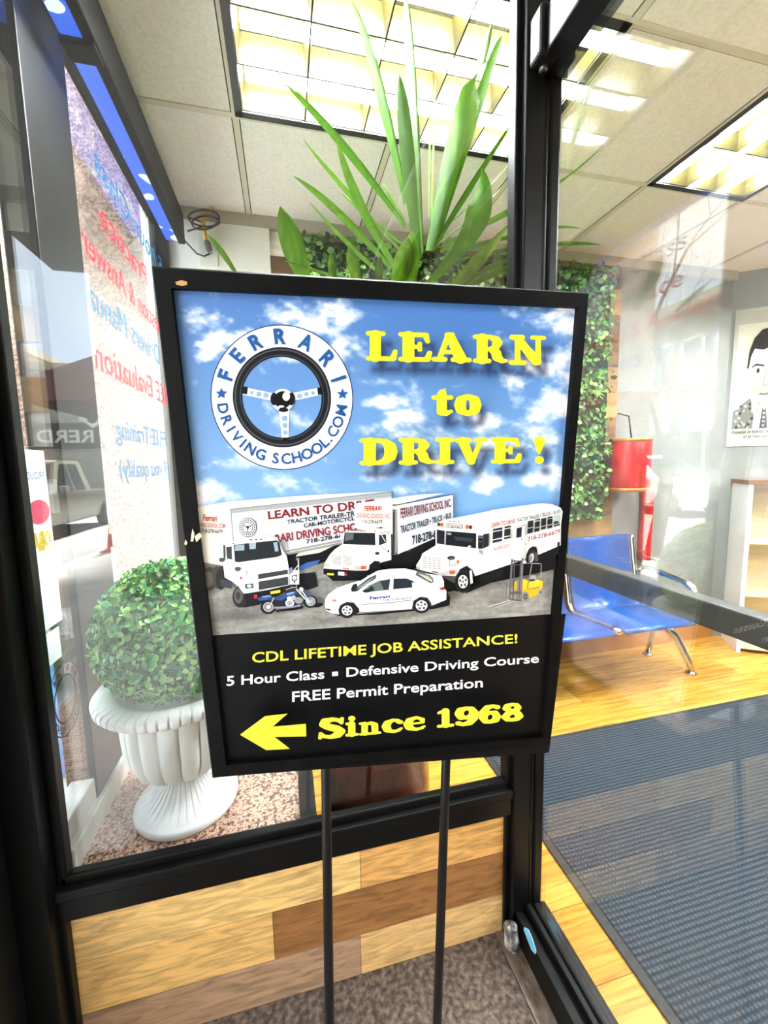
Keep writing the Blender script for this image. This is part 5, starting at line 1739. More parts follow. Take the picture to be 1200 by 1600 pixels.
def build_mats():
    # ribbed blue-grey entrance mat inside
    rib = bpy.data.materials.new('ribbed_mat')
    rib.use_nodes = True
    t = rib.node_tree
    b = t.nodes['Principled BSDF']
    b.inputs['Roughness'].default_value = 0.85
    tc = t.nodes.new('ShaderNodeTexCoord')
    wv = t.nodes.new('ShaderNodeTexWave'); wv.bands_direction = 'Y'; wv.inputs['Scale'].default_value = 20.0; wv.inputs['Distortion'].default_value = 0.6; wv.inputs['Detail'].default_value = 1
    wx = t.nodes.new('ShaderNodeTexWave'); wx.bands_direction = 'X'; wx.inputs['Scale'].default_value = 22.0; wx.inputs['Distortion'].default_value = 1.0
    t.links.new(tc.outputs['Object'], wv.inputs['Vector']); t.links.new(tc.outputs['Object'], wx.inputs['Vector'])
    ml = t.nodes.new('ShaderNodeMath'); ml.operation = 'MULTIPLY'
    t.links.new(wv.outputs['Fac'], ml.inputs[0]); t.links.new(wx.outputs['Fac'], ml.inputs[1])
    ad = t.nodes.new('ShaderNodeMath'); ad.operation = 'MULTIPLY_ADD'; ad.inputs[1].default_value = 0.6
    t.links.new(wv.outputs['Fac'], ad.inputs[0]); t.links.new(ml.outputs[0], ad.inputs[2])
    r = t.nodes.new('ShaderNodeValToRGB')
    r.color_ramp.elements[0].position = 0.1; r.color_ramp.elements[0].color = hexc('#121a20')
    r.color_ramp.elements[1].position = 0.9; r.color_ramp.elements[1].color = hexc('#384650')
    t.links.new(ad.outputs[0], r.inputs['Fac']); t.links.new(r.outputs['Color'], b.inputs['Base Color'])
    bp = t.nodes.new('ShaderNodeBump'); bp.inputs['Strength'].default_value = 0.8; bp.inputs['Distance'].default_value = 0.006
    t.links.new(ad.outputs[0], bp.inputs['Height']); t.links.new(bp.outputs['Normal'], b.inputs['Normal'])
    root = empty('entrance_mat', (2.2, 0.4, 0.0), 0, 'large blue-grey ribbed entrance mat on the yellow wood floor inside', 'mat')
    m = MB()
    m.bbox((-1.30, -0.8, 0.001), (1.0, 1.285, 0.009), 0.003)
    m.build('pile', rib, root)
    m = MB()
    e = 0.03
    m.bbox((-1.33, -0.8, 0.0005), (-1.30, 1.30, 0.0085), 0.003); m.bbox((-1.33, 1.285, 0.0005), (1.0, 1.31, 0.0085), 0.003)
    m.build('edging', mat('mat_edge', '#1d2120', 0.7), root)


def build_entry():
    # recessed entrance: carpet, stone strip, soffit
    carpet = noisy('brown_carpet', ['#2f2620', '#4c4037', '#66584b', '#7d6f60'], (70, 70, 70), 5, 0.95, [0.28, 0.45, 0.58, 0.75], bump=0.4)
    m = MB()
    m.box((-0.62, -1.7, -0.04), (0.553, YP - 0.001, -0.002))
    st(m.build('floor_entry', carpet))
    m = MB()
    m.box((0.555, -1.7, -0.04), (0.605, YP - 0.001, 0.001))
    st(m.build('trim_8', noisy('stone_strip', ['#5a4636', '#7a6a58', '#98897a'], (60, 25, 60), 4, 0.5)))
    m = MB()
    m.box((-0.70, -1.7, ZC + 0.05), (0.70, YP, ZC + 0.2))
    st(m.build('ceiling_entry', noisy('soffit_grey', ['#6a6a66', '#767672'], (3, 3, 3), 3, 0.7)))
    # small things on the corner post
    p = at(799, 1462, 'y', YP - 0.055)
    root = empty('taped_bracket', p, 0, 'crumpled silver tape over a small bracket at the foot of the corner post', 'bracket')
    m = MB()
    bm = bmesh.new()
    bmesh.ops.create_icosphere(bm, subdivisions=3, radius=0.5)
    for v in bm.verts:
        q = v.co.copy()
        k = 1 + 0.35 * mnoise.noise(q * 3.2)
        q = Vector((max(-.42, min(.42, q.x * k * 1.1)), max(-.4, min(.4, q.y * k)), max(-.46, min(.46, q.z * k * 1.15))))
        v.co = Vector((q.x * 0.036, q.y * 0.05, q.z * 0.085))
    m.add([v.co for v in bm.verts], [[v.index for v in f.verts] for f in bm.faces], 0, False)
    bm.free()
    m.build('tape', noisy('silver_tape', ['#3a3835', '#8d8984', '#c9c6c0'], (40, 40, 40), 3, 0.3, [0.35, 0.5, 0.62]), root)
    p = at(829, 1476, 'z', 0.092)
    pts = [at(x, y, 'x', 0.6045) for x, y in ((819, 1449), (825, 1452), (831, 1466), (838, 1488), (836, 1491), (830, 1484), (823, 1466), (818, 1453))]
    m = MB()
    m.prism(pts, (0.0018, 0, 0))
    tag(m.build('blue_sticker', noisy('sticker_blue', ['#6fb7d8', '#8fcbe6'], (30, 30, 30), 2, 0.4)), 'torn light blue sticker on the entrance rail by the corner post', 'sticker')
    # hinge box high on the corner post
    a, b = at(833, 100, 'y', YP - 0.05), at(866, 28, 'y', YP - 0.05)
    root = empty('hinge_box', ((a.x + b.x) / 2, YP - 0.05, (a.z + b.z) / 2), 0, 'black pivot box high on the corner post', 'hinge')
    w, h = abs(b.x - a.x) / 2, abs(b.z - a.z) / 2
    m = MB()
    m.bbox((-w, -0.03, -h), (w, 0.019, h), 0.008)
    m.build('box', M_BLK, root)
    m = MB()
    m.tube([(0, -0.0, -h - 0.012), (0, 0.0, -h + .001)], 0.01, 12)
    m.build('pin', mat('pin_steel', '#55544f', 0.3, 0.9), root)


def build_lettering():
    red = mat('vinyl_red', '#d8203a', 0.4)
    blue = mat('vinyl_blue', '#1f6f9f', 0.4)
    x = XF + 0.0045

    def line(s, y_end, z, h, m_, label, y_start):
        w = y_start - y_end
        root = empty('window_lettering', (x, y_start, z), 0, label, 'lettering', 'vinyl words on the street window')
        full = max(q[0] for q in text_mesh(s)[0])
        pre = ''
        for word in s.split(' '):
            wd = max(q[0] for q in text_mesh(word)[0])
            end = max(q[0] for q in text_mesh(pre + word)[0])
            u0 = (end - wd) / full * w
            m = MB()
            put_text(m, word, lambda u, v: (0, -(u0 + u), v), 0, 0.0, width=wd / full * w, height=h)
            m.build('word', m_, root)
            pre += word + ' '
        return root
    k = 1.0377
    Y = lambda v: v * k
    Z = lambda v: CAM_H + v * k
    line('5 hour Class', Y(1.555), Z(0.93), 0.085, blue, 'blue vinyl word Class, topmost line on the street window', Y(2.30))
    line('Practice', Y(1.565), Z(0.775), 0.085, red, 'red vinyl word Practice under the blue Class line', Y(2.02))
    line('Question & Answers', Y(1.37), Z(0.625), 0.088, red, 'red vinyl words with Answers, third line on the street window', Y(2.28))
    line('Drivers Manual', Y(1.40), Z(0.475), 0.092, blue, 'blue vinyl words with Manual on the street window', Y(2.12))
    line('FREE Evaluation', Y(1.425), Z(0.305), 0.095, red, 'red vinyl words with Evaluation on the street window', Y(2.30))
    line('FREE Training', Y(1.535), Z(0.105), 0.075, blue, 'blue vinyl words with Training on the street window', Y(2.12))
    line('(if you qualify)', Y(1.535), Z(-0.025), 0.07, blue, 'blue vinyl words in brackets, lowest line on the street window', Y(2.14))
    # round emblem in thin dark lines on the mullion beside the topiary
    m = MB()
    cy, cz = 1.115, at(130, 1060, 'x', XF).z
    R = 0.079
    xx = XF + 0.003

    def an(r0, r1):
        n = 48
        vs, fs = [], []
        for i in range(n):
            a = 2 * PI * i / n
            vs += [(xx + .0008, cy + r0 * math.cos(a), cz + r0 * math.sin(a) * 1.15), (xx + .0008, cy + r1 * math.cos(a), cz + r1 * math.sin(a) * 1.15)]
        for i in range(n):
            j = (i + 1) % n
            fs.append((2 * i, 2 * i + 1, 2 * j + 1, 2 * j))
        m.add(vs, fs)
    an(R * .96, R); an(R * .60, R * .66)
    for s, a0, da, fl in (('FERRARI', 150, -20, 0), ('DRIVING SCHOOL', 205, 10.5, 1)):
        for i, ch in enumerate(s):
            if ch == ' ': continue
            th = math.radians(a0 + da * i)
            vs, fs = text_mesh(ch, .02)
            w = max(q[0] for q in vs)
            o = []
            for (u, v) in vs:
                uu, vv = (u - w / 2) * .013, (v - .5) * .015
                rr = R * .81 + (vv if not fl else -vv)
                tt = th - (uu / rr if not fl else -uu / rr)
                o.append((xx + .0008, cy - rr * math.cos(tt), cz + rr * math.sin(tt) * 1.15))
            m.add(o, fs)
    m.build('round_emblem', mat('emblem_black', '#0b0b0c', 0.5), None, 'round black line emblem of letters on the narrow street pane beside the topiary', 'emblem')
    # papers taped inside the narrow street pane
    paper = mat('paper_white', '#eef0f2', 0.6)
    pn = paper.node_tree
    tl_ = pn.nodes.new('ShaderNodeBsdfTranslucent'); tl_.inputs['Color'].default_value = hexc('#eef0f2')
    mx_ = pn.nodes.new('ShaderNodeMixShader'); mx_.inputs['Fac'].default_value = 0.4
    pn.links.new(pn.nodes['Principled BSDF'].outputs[0], mx_.inputs[1]); pn.links.new(tl_.outputs[0], mx_.inputs[2])
    pn.links.new(mx_.outputs[0], [q for q in pn.nodes if q.type == 'OUTPUT_MATERIAL'][0].inputs['Surface'])
    xi = XF + 0.0045
    root = empty('membership_notice', (xi, 1.10, 1.25), 0, 'white membership notice with red and yellow print on the street pane', 'notice')
    o = Vector(root.location)
    m = MB()
    y0, y1, z0, z1 = YP + 0.06, 1.135, 1.04, 1.45
    m.box(Vector((xi, y0, z0)) - o, Vector((xi + 0.001, y1, z1)) - o)
    m.build('sheet', paper, root)
    m = MB()
    f = lambda u, v: Vector((xi + .0013, y1 - 0.01 - u, 1.385 + v)) - o
    put_text(m, 'PROUD MEMBER', f, 0, .0, width=.16, height=.017)
    m.build('heading', mat('ink_blue', '#6d7fa6', 0.6), root)
    m = MB()
    for i in range(24):
        pass
    vs = [Vector((xi + .0012, 1.088 + .045 * math.cos(2 * PI * i / 24), 1.31 + .028 * math.sin(2 * PI * i / 24))) - o for i in range(24)]
    m.add(vs, [tuple(range(24))])
    m.build('red_oval', mat('ink_red', '#d6506a', 0.6), root)
    m = MB()
    put_text(m, 'DBA', lambda u, v: Vector((xi + .0014, y1 - 0.012 - u, 1.225 + v)) - o, 0, .06, width=.075, height=.04)
    m.build('initials', mat('ink_yellow', '#dfc23a', 0.6), root)
    m = MB()
    m.box((xi, YP + 0.055, 0.955), (xi + .001, 1.115, 1.03))
    tag(m.build('blank_notice', paper), 'plain white paper below the membership notice on the street pane', 'notice')


def car(name, loc, rz, length, width, height, col, label, kind):
    """vehicle with shaped shell, glass, wheels, lamps; x forward"""
    root = empty(name, loc, rz, label, 'car')
    l, w = length / 2, width / 2
    paint = mat(name + '_paint', col, 0.25, 0.0, coat=0.5)
    glass = mat('vehicle_glass', '#2a3338', 0.08)
    dark = mat('vehicle_black', '#17181a', 0.5)
    tyre = mat('tyre_rubber', '#1d1d1e', 0.8)
    rim = mat('wheel_alloy', '#b9bbbc', 0.3, 0.6)
    if kind == 'suv':
        lower = [(-l, .42), (-l + .02, .85), (-l + .10, 1.02), (l - 1.25, 1.04), (l - .25, .95), (l - .03, .80), (l, .50), (l - .06, .30), (-l + .08, .30)]
        upper = [(-l + .10, 1.02), (-l + .30, height - .06), (-l + .60, height), (l - 2.3, height - .01), (l - 2.05, height - .08), (l - 1.30, 1.04)]
    else:
        lower = [(-l, .48), (-l, 1.02), (l - 1.45, 1.08), (l - .2, 1.04), (l - .02, .95), (l, .50), (l - .06, .34), (-l + .05, .34)]
        upper = [(-l + 1.75, 1.05), (-l + 1.9, height - .04), (-l + 2.05, height), (l - 2.35, height), (l - 2.2, height - .05), (l - 1.55, 1.08)]
    m = MB()

    def loft(prof, ws):
        n = len(prof)
        vs = []
        for wy in ws:
            vs += [(x, wy[0] if z < wy[2] else wy[1], z) for x, z in prof]
        fs = []
        for k in range(len(ws) - 1):
            for i in range(n):
                j = (i + 1) % n
                fs.append((k * n + i, k * n + j, (k + 1) * n + j, (k + 1) * n + i))
        fs += [tuple(range(n))[::-1], tuple((len(ws) - 1) * n + i for i in range(n))]
        m.add(vs, fs, 0, False)
    loft(lower, [(-w + .06, -w + .06, 9), (-w, -w, 9), (w, w, 9), (w - .06, w - .06, 9)])
    zt = height - .2
    loft(upper, [(-w + .06, -w + .24, zt), (w - .06, w - .24, zt)])
    m.build('body', paint, root)
    # glazing a little proud of the cabin
    ux = [p[0] for p in upper]
    xb, xf = min(ux), max(ux)
    zb, zt2 = 1.09, height - .10
    for s in (-1, 1):
        m = MB()
        yb, yt = s * (w - .075), s * (w - .22)

        def side(x0, x1, x2, x3):
            m.add([(x0, yb, zb), (x1, yb, zb), (x2, yt, zt2), (x3, yt, zt2)], [(0, 1, 2, 3)])
            m.add([(x0, yb + s * .015, zb), (x1, yb + s * .015, zb), (x2, yt + s * .015, zt2), (x3, yt + s * .015, zt2)], [(0, 1, 2, 3), ])
        mid = (xb + xf) / 2 - .1
        side(xb + .32, mid - .05, mid - .05, xb + .42)
        side(mid + .05, xf - .22, xf - .80, mid + .05)
        m.build('side_window', glass, root)
    m = MB()
    fx0, fx1 = xf - .04, upper[-2][0] + .05
    m.add([(fx0 + .02, -w + .14, 1.08), (fx0 + .02, w - .14, 1.08), (fx1 + .03, w - .30, zt2), (fx1 + .03, -w + .30, zt2)], [(0, 1, 2, 3)])
    m.build('windscreen', glass, root)
    for s in (-1, 1):
        for x in (-l + .92, l - .92):
            m = MB()
            m.tube([(x, s * (w - .2), .36), (x, s * (w + .005), .36)], [.36, .36], 28)
            wl = m.build('wheel', tyre, root)
            m = MB()
            m.tube([(x, s * (w - .01), .36), (x, s * (w + .02), .36)], [.22, .20], 20)
            for k in range(5):
                a = k * 2 * PI / 5
                m.tube([(x, s * (w + .018), .36), (x + .2 * math.cos(a), s * (w + .022), .36 + .2 * math.sin(a))], .022, 6)
            m.build('hub_cap', rim, wl)
        m = MB()
        m.bbox((l - .20, s * (w - .42), .72), (l + .01, s * (w - .04), .88), .03)
        m.build('headlamp', mat('lamp_clear', '#d9dde0', 0.15), root)
        m = MB()
        m.bbox((xf - .35, s * (w - .02), 1.08), (xf - .22, s * (w + .16), 1.24), .03)
        m.build('door_mirror', paint, root)
    m = MB()
    m.bbox((l - .05, -w + .5, .62), (l + .015, w - .5, .86), .02)
    m.build('grille', mat('grille_chrome', '#7d8082', 0.3, 0.6), root)
    m = MB()
    m.bbox((l - .1, -w + .05, .36), (l + .07, w - .05, .54), .03)
    m.build('bumper', mat('bumper_grey', '#9b9d9e', 0.35, 0.3) if kind != 'suv' else paint, root)
    return root


def bare_tree(x, y, h, lean, label, seed):
    rr = random.Random(seed)
    m = MB()

    def grow(p, d, ln, r, lv):
        n = 3
        pts, rad = [p], [r]
        q, dd = p, d
        for i in range(n):
            dd = (dd + Vector((rr.uniform(-.2, .2), rr.uniform(-.2, .2), rr.uniform(-.05, .15)))).normalized()
            q = q + dd * ln / n
            pts.append(q); rad.append(r * (1 - .35 * (i + 1) / n))
        m.tube(pts, rad, 6 if lv < 2 else (4 if lv < 4 else 3), cap=False)
        if lv >= 7: return
        k = 3 if lv in (0, 1, 2, 3, 5) else 2
        for i in range(k):
            a = rr.uniform(0, 2 * PI)
            sp = rr.uniform(.35, .75)
            o = dd.orthogonal().normalized()
            o.rotate(Matrix.Rotation(a, 3, dd))
            nd = (dd * (1 - sp * .4) + o * sp).normalized()
            grow(pts[-1 if i < 2 else 2], nd, ln * rr.uniform(.66, .86), rad[-1] * rr.uniform(.6, .8), lv + 1)
    grow(Vector((0, 0, 0)), Vector((lean[0], lean[1], 1)).normalized(), h * .25, h * .0135, 0)
    o = m.build('bare_tree', noisy('bark_grey', ['#14110e', '#1d1915', '#28231e'], (4, 4, 10), 4, 0.85), None, label, 'tree', 'bare street trees')
    o.location = (x, y, -0.1)
    return o


def building(name, a, b, wallm, label, wins, face, wincol='#5c6870', sill='#e2ddd0'):
    """box building with individual framed windows on one face. face: 'x+' or 'y+'. wins: (u0,u1,z0,z1)"""
    cx, cy = (a[0] + b[0]) / 2, (a[1] + b[1]) / 2
    root = empty(name, (cx, cy, a[2]), 0, label, 'building')
    o = Vector((cx, cy, a[2]))
    m = MB()
    m.box(Vector(a) - o, Vector(b) - o)
    m.build('wall', wallm, root)
    m = MB()
    fx, fy = max(a[0], b[0]), max(a[1], b[1])
    top = max(a[2], b[2])
    m.box(Vector((min(a[0], b[0]) - .15, min(a[1], b[1]) - .15, top - .35)) - o, Vector((fx + .25, fy + .25, top + .05)) - o)
    m.build('cornice', mat('cornice_cream', '#a59d8a', 0.7), root)
    gm, sm = mat('far_pane_' + wincol.strip('#'), wincol, 0.1), mat('far_frame_' + sill.strip('#'), sill, 0.6)
    for (u0, u1, z0, z1) in wins:
        m = MB()
        t = .09
        if face == 'x+':
            for q in (((fx, u0 - t, z0 - t), (fx + .08, u1 + t, z0)), ((fx, u0 - t, z1), (fx + .08, u1 + t, z1 + t)), ((fx, u0 - t, z0), (fx + .08, u0, z1)), ((fx, u1, z0), (fx + .08, u1 + t, z1)), ((fx, u0, (z0 + z1) / 2 - .03), (fx + .06, u1, (z0 + z1) / 2 + .03))):
                m.box(Vector(q[0]) - o, Vector(q[1]) - o)
            w = m.build('window', sm, root)
            m = MB(); m.box(Vector((fx, u0, z0)) - o, Vector((fx + .03, u1, z1)) - o)
        else:
            for q in (((u0 - t, fy, z0 - t), (u1 + t, fy + .08, z0)), ((u0 - t, fy, z1), (u1 + t, fy + .08, z1 + t)), ((u0 - t, fy, z0), (u0, fy + .08, z1)), ((u1, fy, z0), (u1 + t, fy + .08, z1)), ((u0, fy, (z0 + z1) / 2 - .03), (u1, fy + .06, (z0 + z1) / 2 + .03))):
                m.box(Vector(q[0]) - o, Vector(q[1]) - o)
            w = m.build('window', sm, root)
            m = MB(); m.box(Vector((u0, fy, z0)) - o, Vector((u1, fy + .03, z1)) - o)
        m.build('window_pane', gm, w)
    return root


def shop_sign(loc, axis, w, h, text, col, tcol, label, ext=0.0):
    root = empty('shop_sign', loc, 0, label, 'sign')
    m = MB()
    if axis == 'x+': m.bbox((0, -w / 2, -h / 2), (.10, w / 2, h / 2), .02)
    else: m.bbox((-w / 2, 0, -h / 2), (w / 2, .10, h / 2), .02)
    m.build('board', mat('board_' + col.strip('#'), col, 0.5), root)
    m = MB()
    if axis == 'x+': put_text(m, text, lambda u, v: (.103, -w / 2 * .9 + u if False else -(-w / 2 * .9) - (w * .9 - u) if False else -w * .45 + u, -h * .25 + v * h * .5), 0, .02, width=w * .9)
    else: put_text(m, text, lambda u, v: (w * .45 - u, .103, -h * .25 + v * h * .5), 0, .02, width=w * .9)
    m.build('letters', mat('letters_' + tcol.strip('#'), tcol, 0.5), root)
    return root


def awning(loc, size, axis, col, label, stripes=None):
    """sloping fabric awning with valance and end cheeks. axis: outward direction"""
    root = empty('awning', loc, 0, label, 'awning')
    w, d, h = size
    ox = {'x+': Vector((1, 0, 0)), 'x-': Vector((-1, 0, 0)), 'y+': Vector((0, 1, 0))}[axis]
    sx = Vector((0, 1, 0)) if axis[0] == 'x' else Vector((1, 0, 0))
    m = MB()
    n = 8
    mi = 0
    for i in range(n):
        a, b = sx * (-w / 2 + w * i / n), sx * (-w / 2 + w * (i + 1) / n)
        z0, z1 = Vector((0, 0, h)), Vector((0, 0, 0.22))
        v = [a + z0, b + z0, b + ox * d + z1, a + ox * d + z1]
        k = i % 2 if stripes else 0
        m.prism(v, (0, 0, -.02), k)
        m.prism([a + ox * d + z1, b + ox * d + z1, b + ox * d, a + ox * d], ox * .015, k)
    for s in (-1, 1):
        e = sx * (w / 2 * s)
        m.prism([e + Vector((0, 0, h)), e + ox * d + Vector((0, 0, .22)), e + ox * d, e], sx * .01 * s, 0)
    mats = [mat('awning_' + col.strip('#'), col, 0.7)] + ([mat('awning_' + stripes.strip('#'), stripes, 0.7)] if stripes else [])
    m.build('canvas', mats, root)
    m = MB()
    for s in (-1, 1):
        e = sx * (w / 2 * s * .98)
        m.tube([e + Vector((0, 0, .1)), e + ox * d * .97 + Vector((0, 0, .12))], .015, 6)
    m.build('arms', mat('awning_arm', '#55585a', 0.4, 0.7), root)
    return root


def build_street():
    pav = noisy('pavement_concrete', ['#b5b2ab', '#c4c1ba', '#d0cdc6'], (3, 3, 3), 5, 0.85)
    m = MB()
    m.box((-3.4, -40, -0.2), (-0.62, 40, -0.05))
    m.box((-0.62, -3.0, -0.2), (0.70, -1.7, -0.055))
    st(m.build('ground_pavement', pav))
    m = MB()
    m.box((-13.0, -60, -0.4), (-3.4, 60, -0.17))
    st(m.build('ground_road', noisy('asphalt', ['#7f8083', '#8c8d8f', '#989898'], (2, 2, 2), 5, 0.85)))
    m = MB()
    m.box((-60, -60, -0.2), (-13.0, 60, -0.05))
    st(m.build('ground_far', pav))
    m = MB()
    m.box((-8.35, -60, -0.169), (-8.25, 60, -0.166)); m.box((-8.15, -60, -0.169), (-8.05, 60, -0.166))
    st(m.build('trim_9', mat('road_yellow', '#c9a53a', 0.7)))

    # our own building: storeys above, neighbours along the same side
    brick = noisy('pale_brick', ['#7d7266', '#8d8174', '#9a8f82'], (3, 3, 14), 3, 0.85)
    m = MB()
    m.box((-0.66, -3.1, ZC + 0.2), (7, YB + 0.12, 6.5))
    st(m.build('wall_upper', brick))
    m = MB()
    m.box((-1.88, -30, -0.1), (7, -3.13, 6.5))
    st(m.build('wall_neighbour', brick))
    m = MB()
    m.box((-2.2, -3.13, 3.45), (-0.66, 0.9, 3.60))
    st(m.build('ceiling_canopy', noisy('canopy_soffit', ['#3f3f3e', '#4b4b49'], (3, 3, 3), 3, 0.7)))
    m = MB()
    m.box((-0.55, -3.12, -0.1), (7, -3.0, 2.9))
    st(m.build('wall_partition', brick))
    # granite pier standing out beyond the shop window
    m = MB()
    m.bbox((-1.30, YB + 0.02, -0.1), (-0.60, YB + 0.9, 6.0), 0.006)
    st(m.build('trim_10', noisy('pink_granite', ['#5d4a44', '#836a60', '#a5897c', '#bda395'], (95, 95, 95), 4, 0.4, [0.34, 0.45, 0.55, 0.66])))
    m = MB()
    m.box((-0.60, YB + 0.12, -0.1), (7, 30, 6.5))
    st(m.build('wall_next_door', brick))

    # across the road (seen mirrored in the entrance pane)
    yb = noisy('yellow_brick', ['#6f6857', '#7f7766', '#8b8373'], (5, 5, 16), 3, 0.85)
    wins = []
    for z in (4.6,):
        for k in range(5): wins.append((9.3 + k * 1.45, 10.1 + k * 1.45, z, z + 1.7))
    r1 = building('yellow_brick_building', (-24, 8.6, -0.1), (-15.3, 16.3, 7.9), yb, 'yellow brick building across the road above the white shop board', wins, 'x+')
    rb = noisy('brown_brick', ['#6a574b', '#776355', '#826e5f'], (5, 5, 16), 3, 0.85)
    wins = [(17.2 + k * 1.5, 18.3 + k * 1.5, z, z + 1.8) for z in (4.2,) for k in range(4)]
    r2 = building('brown_brick_building', (-24, 16.85, -0.1), (-15.4, 24.0, 7.6), rb, 'brown brick building with white windows across the road', wins, 'x+', '#48525a', '#e9e9e4')
    wins = [(1.6 + k * 1.6, 2.7 + k * 1.6, z, z + 1.6) for z in (4.2,) for k in range(4)]
    r3 = building('cream_building', (-24, -0.2, -0.1), (-15.3, 8.3, 7.0), noisy('cream_render', ['#78756c', '#86837a'], (2, 2, 2), 3, 0.85), 'cream rendered building across the road beside the yellow brick one', wins, 'x+')
    for y0, y1, rt in ((8.9, 16.2, r1), (17.0, 23.6, r2), (0.2, 8.0, r3)):
        m0 = (y0 + y1) / 2
        B_ = lambda a: (a[0] - 15.3 - rt.location.x, a[1] + m0 - rt.location.y, a[2] - rt.location.z)
        m = MB(); m.box(B_((0.02, y0 - m0, .5)), B_((.06, y1 - m0, 2.6))); gz = m.build('shop_glazing', mat('shop_glazing', '#4d5a5e', 0.08), rt)
        m = MB()
        n = 5
        for i in range(n + 1):
            yy = y0 - m0 + (y1 - y0) * i / n
            m.box(B_((.0, yy - .04, 0)), B_((.10, yy + .04, 2.65)))
        m.box(B_((.0, y0 - m0, .42)), B_((.10, y1 - m0, .52))); m.box(B_((.0, y0 - m0, 2.55)), B_((.10, y1 - m0, 2.68)))
        m.build('shop_frame', mat('shop_frame', '#c9c4b4', 0.5), gz)
    shop_sign((-15.28, 12.7, 3.1), 'x+', 6.2, .75, 'Lifestyle', '#e9eaea', '#55585c', 'white shop board with grey Lifestyle lettering across the road')
    awning((-15.2, 21.1, 2.72), (5.0, 1.3, .75), 'x+', '#5b4fb5', 'purple awning on the brown brick building across the road')
    awning((-15.2, 17.5, 2.9), (1.5, 1.2, 1.1), 'x+', '#c9304a', 'pink and red striped awning beside the purple awning', '#e48aa8')
    car('parked_suv', (-9.9, 10.6, -0.17), -PI / 2, 4.6, 1.9, 1.72, '#e9ecee', 'white estate car on the road, mirrored in the entrance pane', 'suv')
    bare_tree(-4.3, 5.2, 8.6, (.02, -.12), 'tall bare tree at the kerb opposite the entrance, nearest the white car', 3)
    bare_tree(-10.9, 14.8, 8.5, (.14, -.1), 'bare tree on the far pavement before the yellow brick building', 8)

    # down the street behind the camera (seen mirrored in the display pane)
    gr = noisy('grey_cladding', ['#8e8f8c', '#a2a29d', '#b3b2ab'], (2, 2, 6), 3, 0.8)
    wins = [(-13.2 + k * 1.3, -12.3 + k * 1.3, z, z + 1.4) for z in (5.2,) for k in range(4)]
    building('grey_clad_building', (-14.2, -40, -0.1), (-7.6, -26.5, 7.6), gr, 'grey clad building at the end of the street', wins, 'y+')
    wins = [(-18.6 + k * 1.2, -17.8 + k * 1.2, z, z + 1.3) for z in (4.2, 7.0) for k in range(3)]
    building('beige_building', (-19.5, -34, -0.1), (-14.6, -20.5, 8.8), noisy('beige_render', ['#b9a684', '#c7b694'], (2, 2, 2), 3, 0.85), 'beige building left of the grey clad one at the end of the street', wins, 'y+')
    shop_sign((-11.2, -26.45, 3.5), 'y+', 6.0, 1.5, 'BAS RERD', '#2a2a2c', '#e6e6e4', 'dark shop board with white capitals at the end of the street')
    r = empty('eye_emblem', (-10.9, -26.3, 4.5), 0, 'white diamond eye emblem above the dark shop board', 'emblem')
    m = MB(); m.prism([(-.75, 0, 0), (0, 0, .55), (.75, 0, 0), (0, 0, -.55)], (0, .06, 0)); m.build('diamond', mat('emblem_white', '#e2e2e0', 0.5), r)
    m = MB(); m.ball((0, .06, 0), .28, 16, sc=(1, .15, 1)); m.build('pupil', mat('emblem_dark', '#26282c', 0.4), r)
    car('parked_pickup', (-6.1, -10.0, -0.17), PI / 2, 5.3, 2.0, 1.86, '#8f8c80', 'beige pickup truck facing up the street, mirrored in the display pane', 'pickup')
    awning((-1.89, -5.6, 2.35), (2.2, 1.5, .8), 'x-', '#5e1a1d', 'dark red awning on the neighbouring front')
    bare_tree(-9.0, -13.0, 6.0, (.1, .1), 'bare tree behind the beige pickup truck', 21)
    bare_tree(-6.8, -21.0, 6.5, (-.1, .1), 'bare tree farthest down the street behind the pickup', 33)
    # orange cone
    p = Vector((-3.1, -6.4, -0.05))
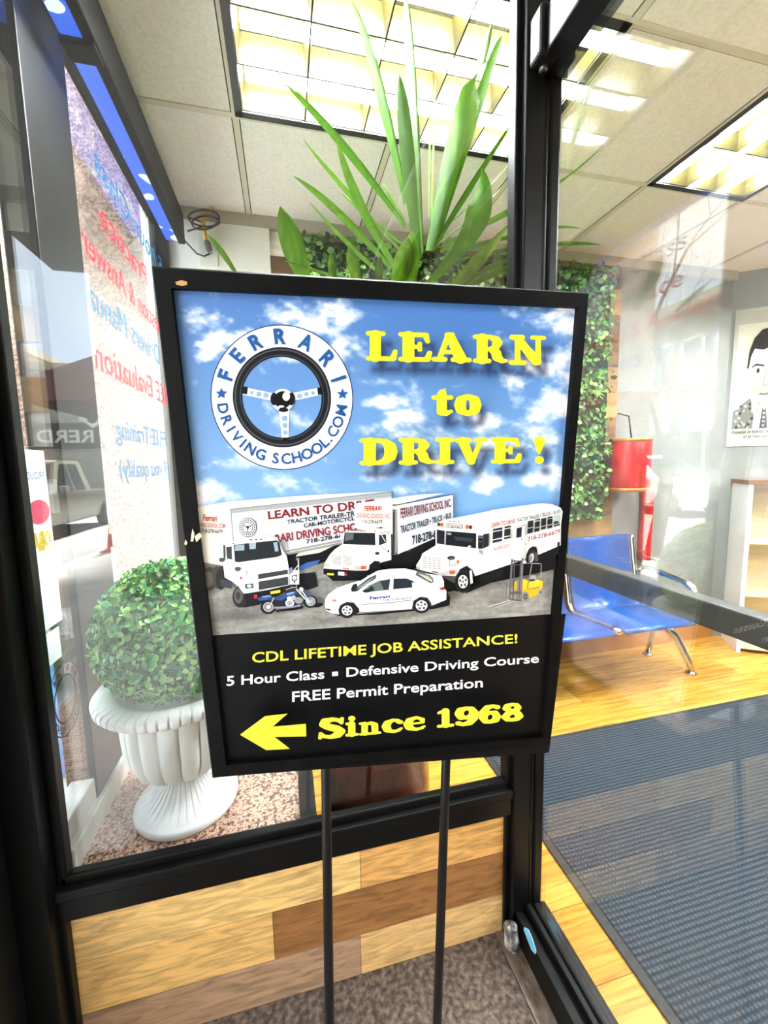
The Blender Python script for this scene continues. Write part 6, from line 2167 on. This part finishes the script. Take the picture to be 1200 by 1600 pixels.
    r = empty('traffic_cone', p, 0, 'orange traffic cone on the pavement down the street', 'cone')
    m = MB(); m.lathe([(0.0, 0.0), (.14, .0), (.14, .02), (.10, .03), (.025, .62), (0, .63)], seg=20); m.build('cone', mat('cone_orange', '#e0591f', 0.5), r)
    m = MB(); m.box((-.17, -.17, 0.0), (.17, .17, .02)); m.build('base', mat('cone_base', '#c04a18', 0.6), r)

    # blue planter on the pavement outside the street window
    c = Vector((-1.06, 2.28, -0.05))
    root = empty('pavement_planter', c, 0, 'blue planter box with pale flowers on the pavement outside the street window', 'planter')
    bl = noisy('planter_blue', ['#2f6aa8', '#3f7fbe', '#5a95cc'], (8, 8, 8), 4, 0.6)
    m = MB()
    m.bbox((-.13, -.17, 0.02), (.13, .17, .60), .01)
    m.build('box', bl, root)
    m = MB()
    for i in range(9):
        x = -.16 + .04 * i
        if -.14 < x < .12: m.box((x, -.182, .57), (x + .02, -.17, .63)); m.box((x, .17, .57), (x + .02, .182, .63))
        m.box((-.142, x, .57), (-.13, x + .02, .63)); m.box((.13, x, .57), (.142, x + .02, .63))
    m.build('rim_slats', mat('slat_blue', '#2a5c98', 0.5), root)
    m = MB()
    for i in range(7):
        x, y, h = random.uniform(-.12, .12), random.uniform(-.12, .12), random.uniform(.08, .2)
        m.tube([(x * .6, y * .6, .58), (x, y, .6 + h)], .004, 5, 1)
        for k in range(8):
            a = k * PI / 4
            s = Vector((-math.sin(a), math.cos(a), 0)) * .012
            cc = Vector((x, y, .6 + h))
            d = Vector((math.cos(a) * .045, math.sin(a) * .045, .02))
            m.add([cc - s * .4, cc + d * .6 - s, cc + d, cc + d * .6 + s, cc + s * .4], [(0, 1, 2, 3, 4)], 0)
    m.build('flowers', [mat('petal_cream', '#e9dfae', 0.6), mat('flower_stem', '#6a7f3c', 0.6)], root)


build_room()
build_display()
build_entry()
build_sign()
build_topiary()
build_yucca()
build_hedge()
build_electrics()
build_led_sign()
build_lights()
build_bench()
build_wall_things()
build_mats()
build_lettering()
build_street()
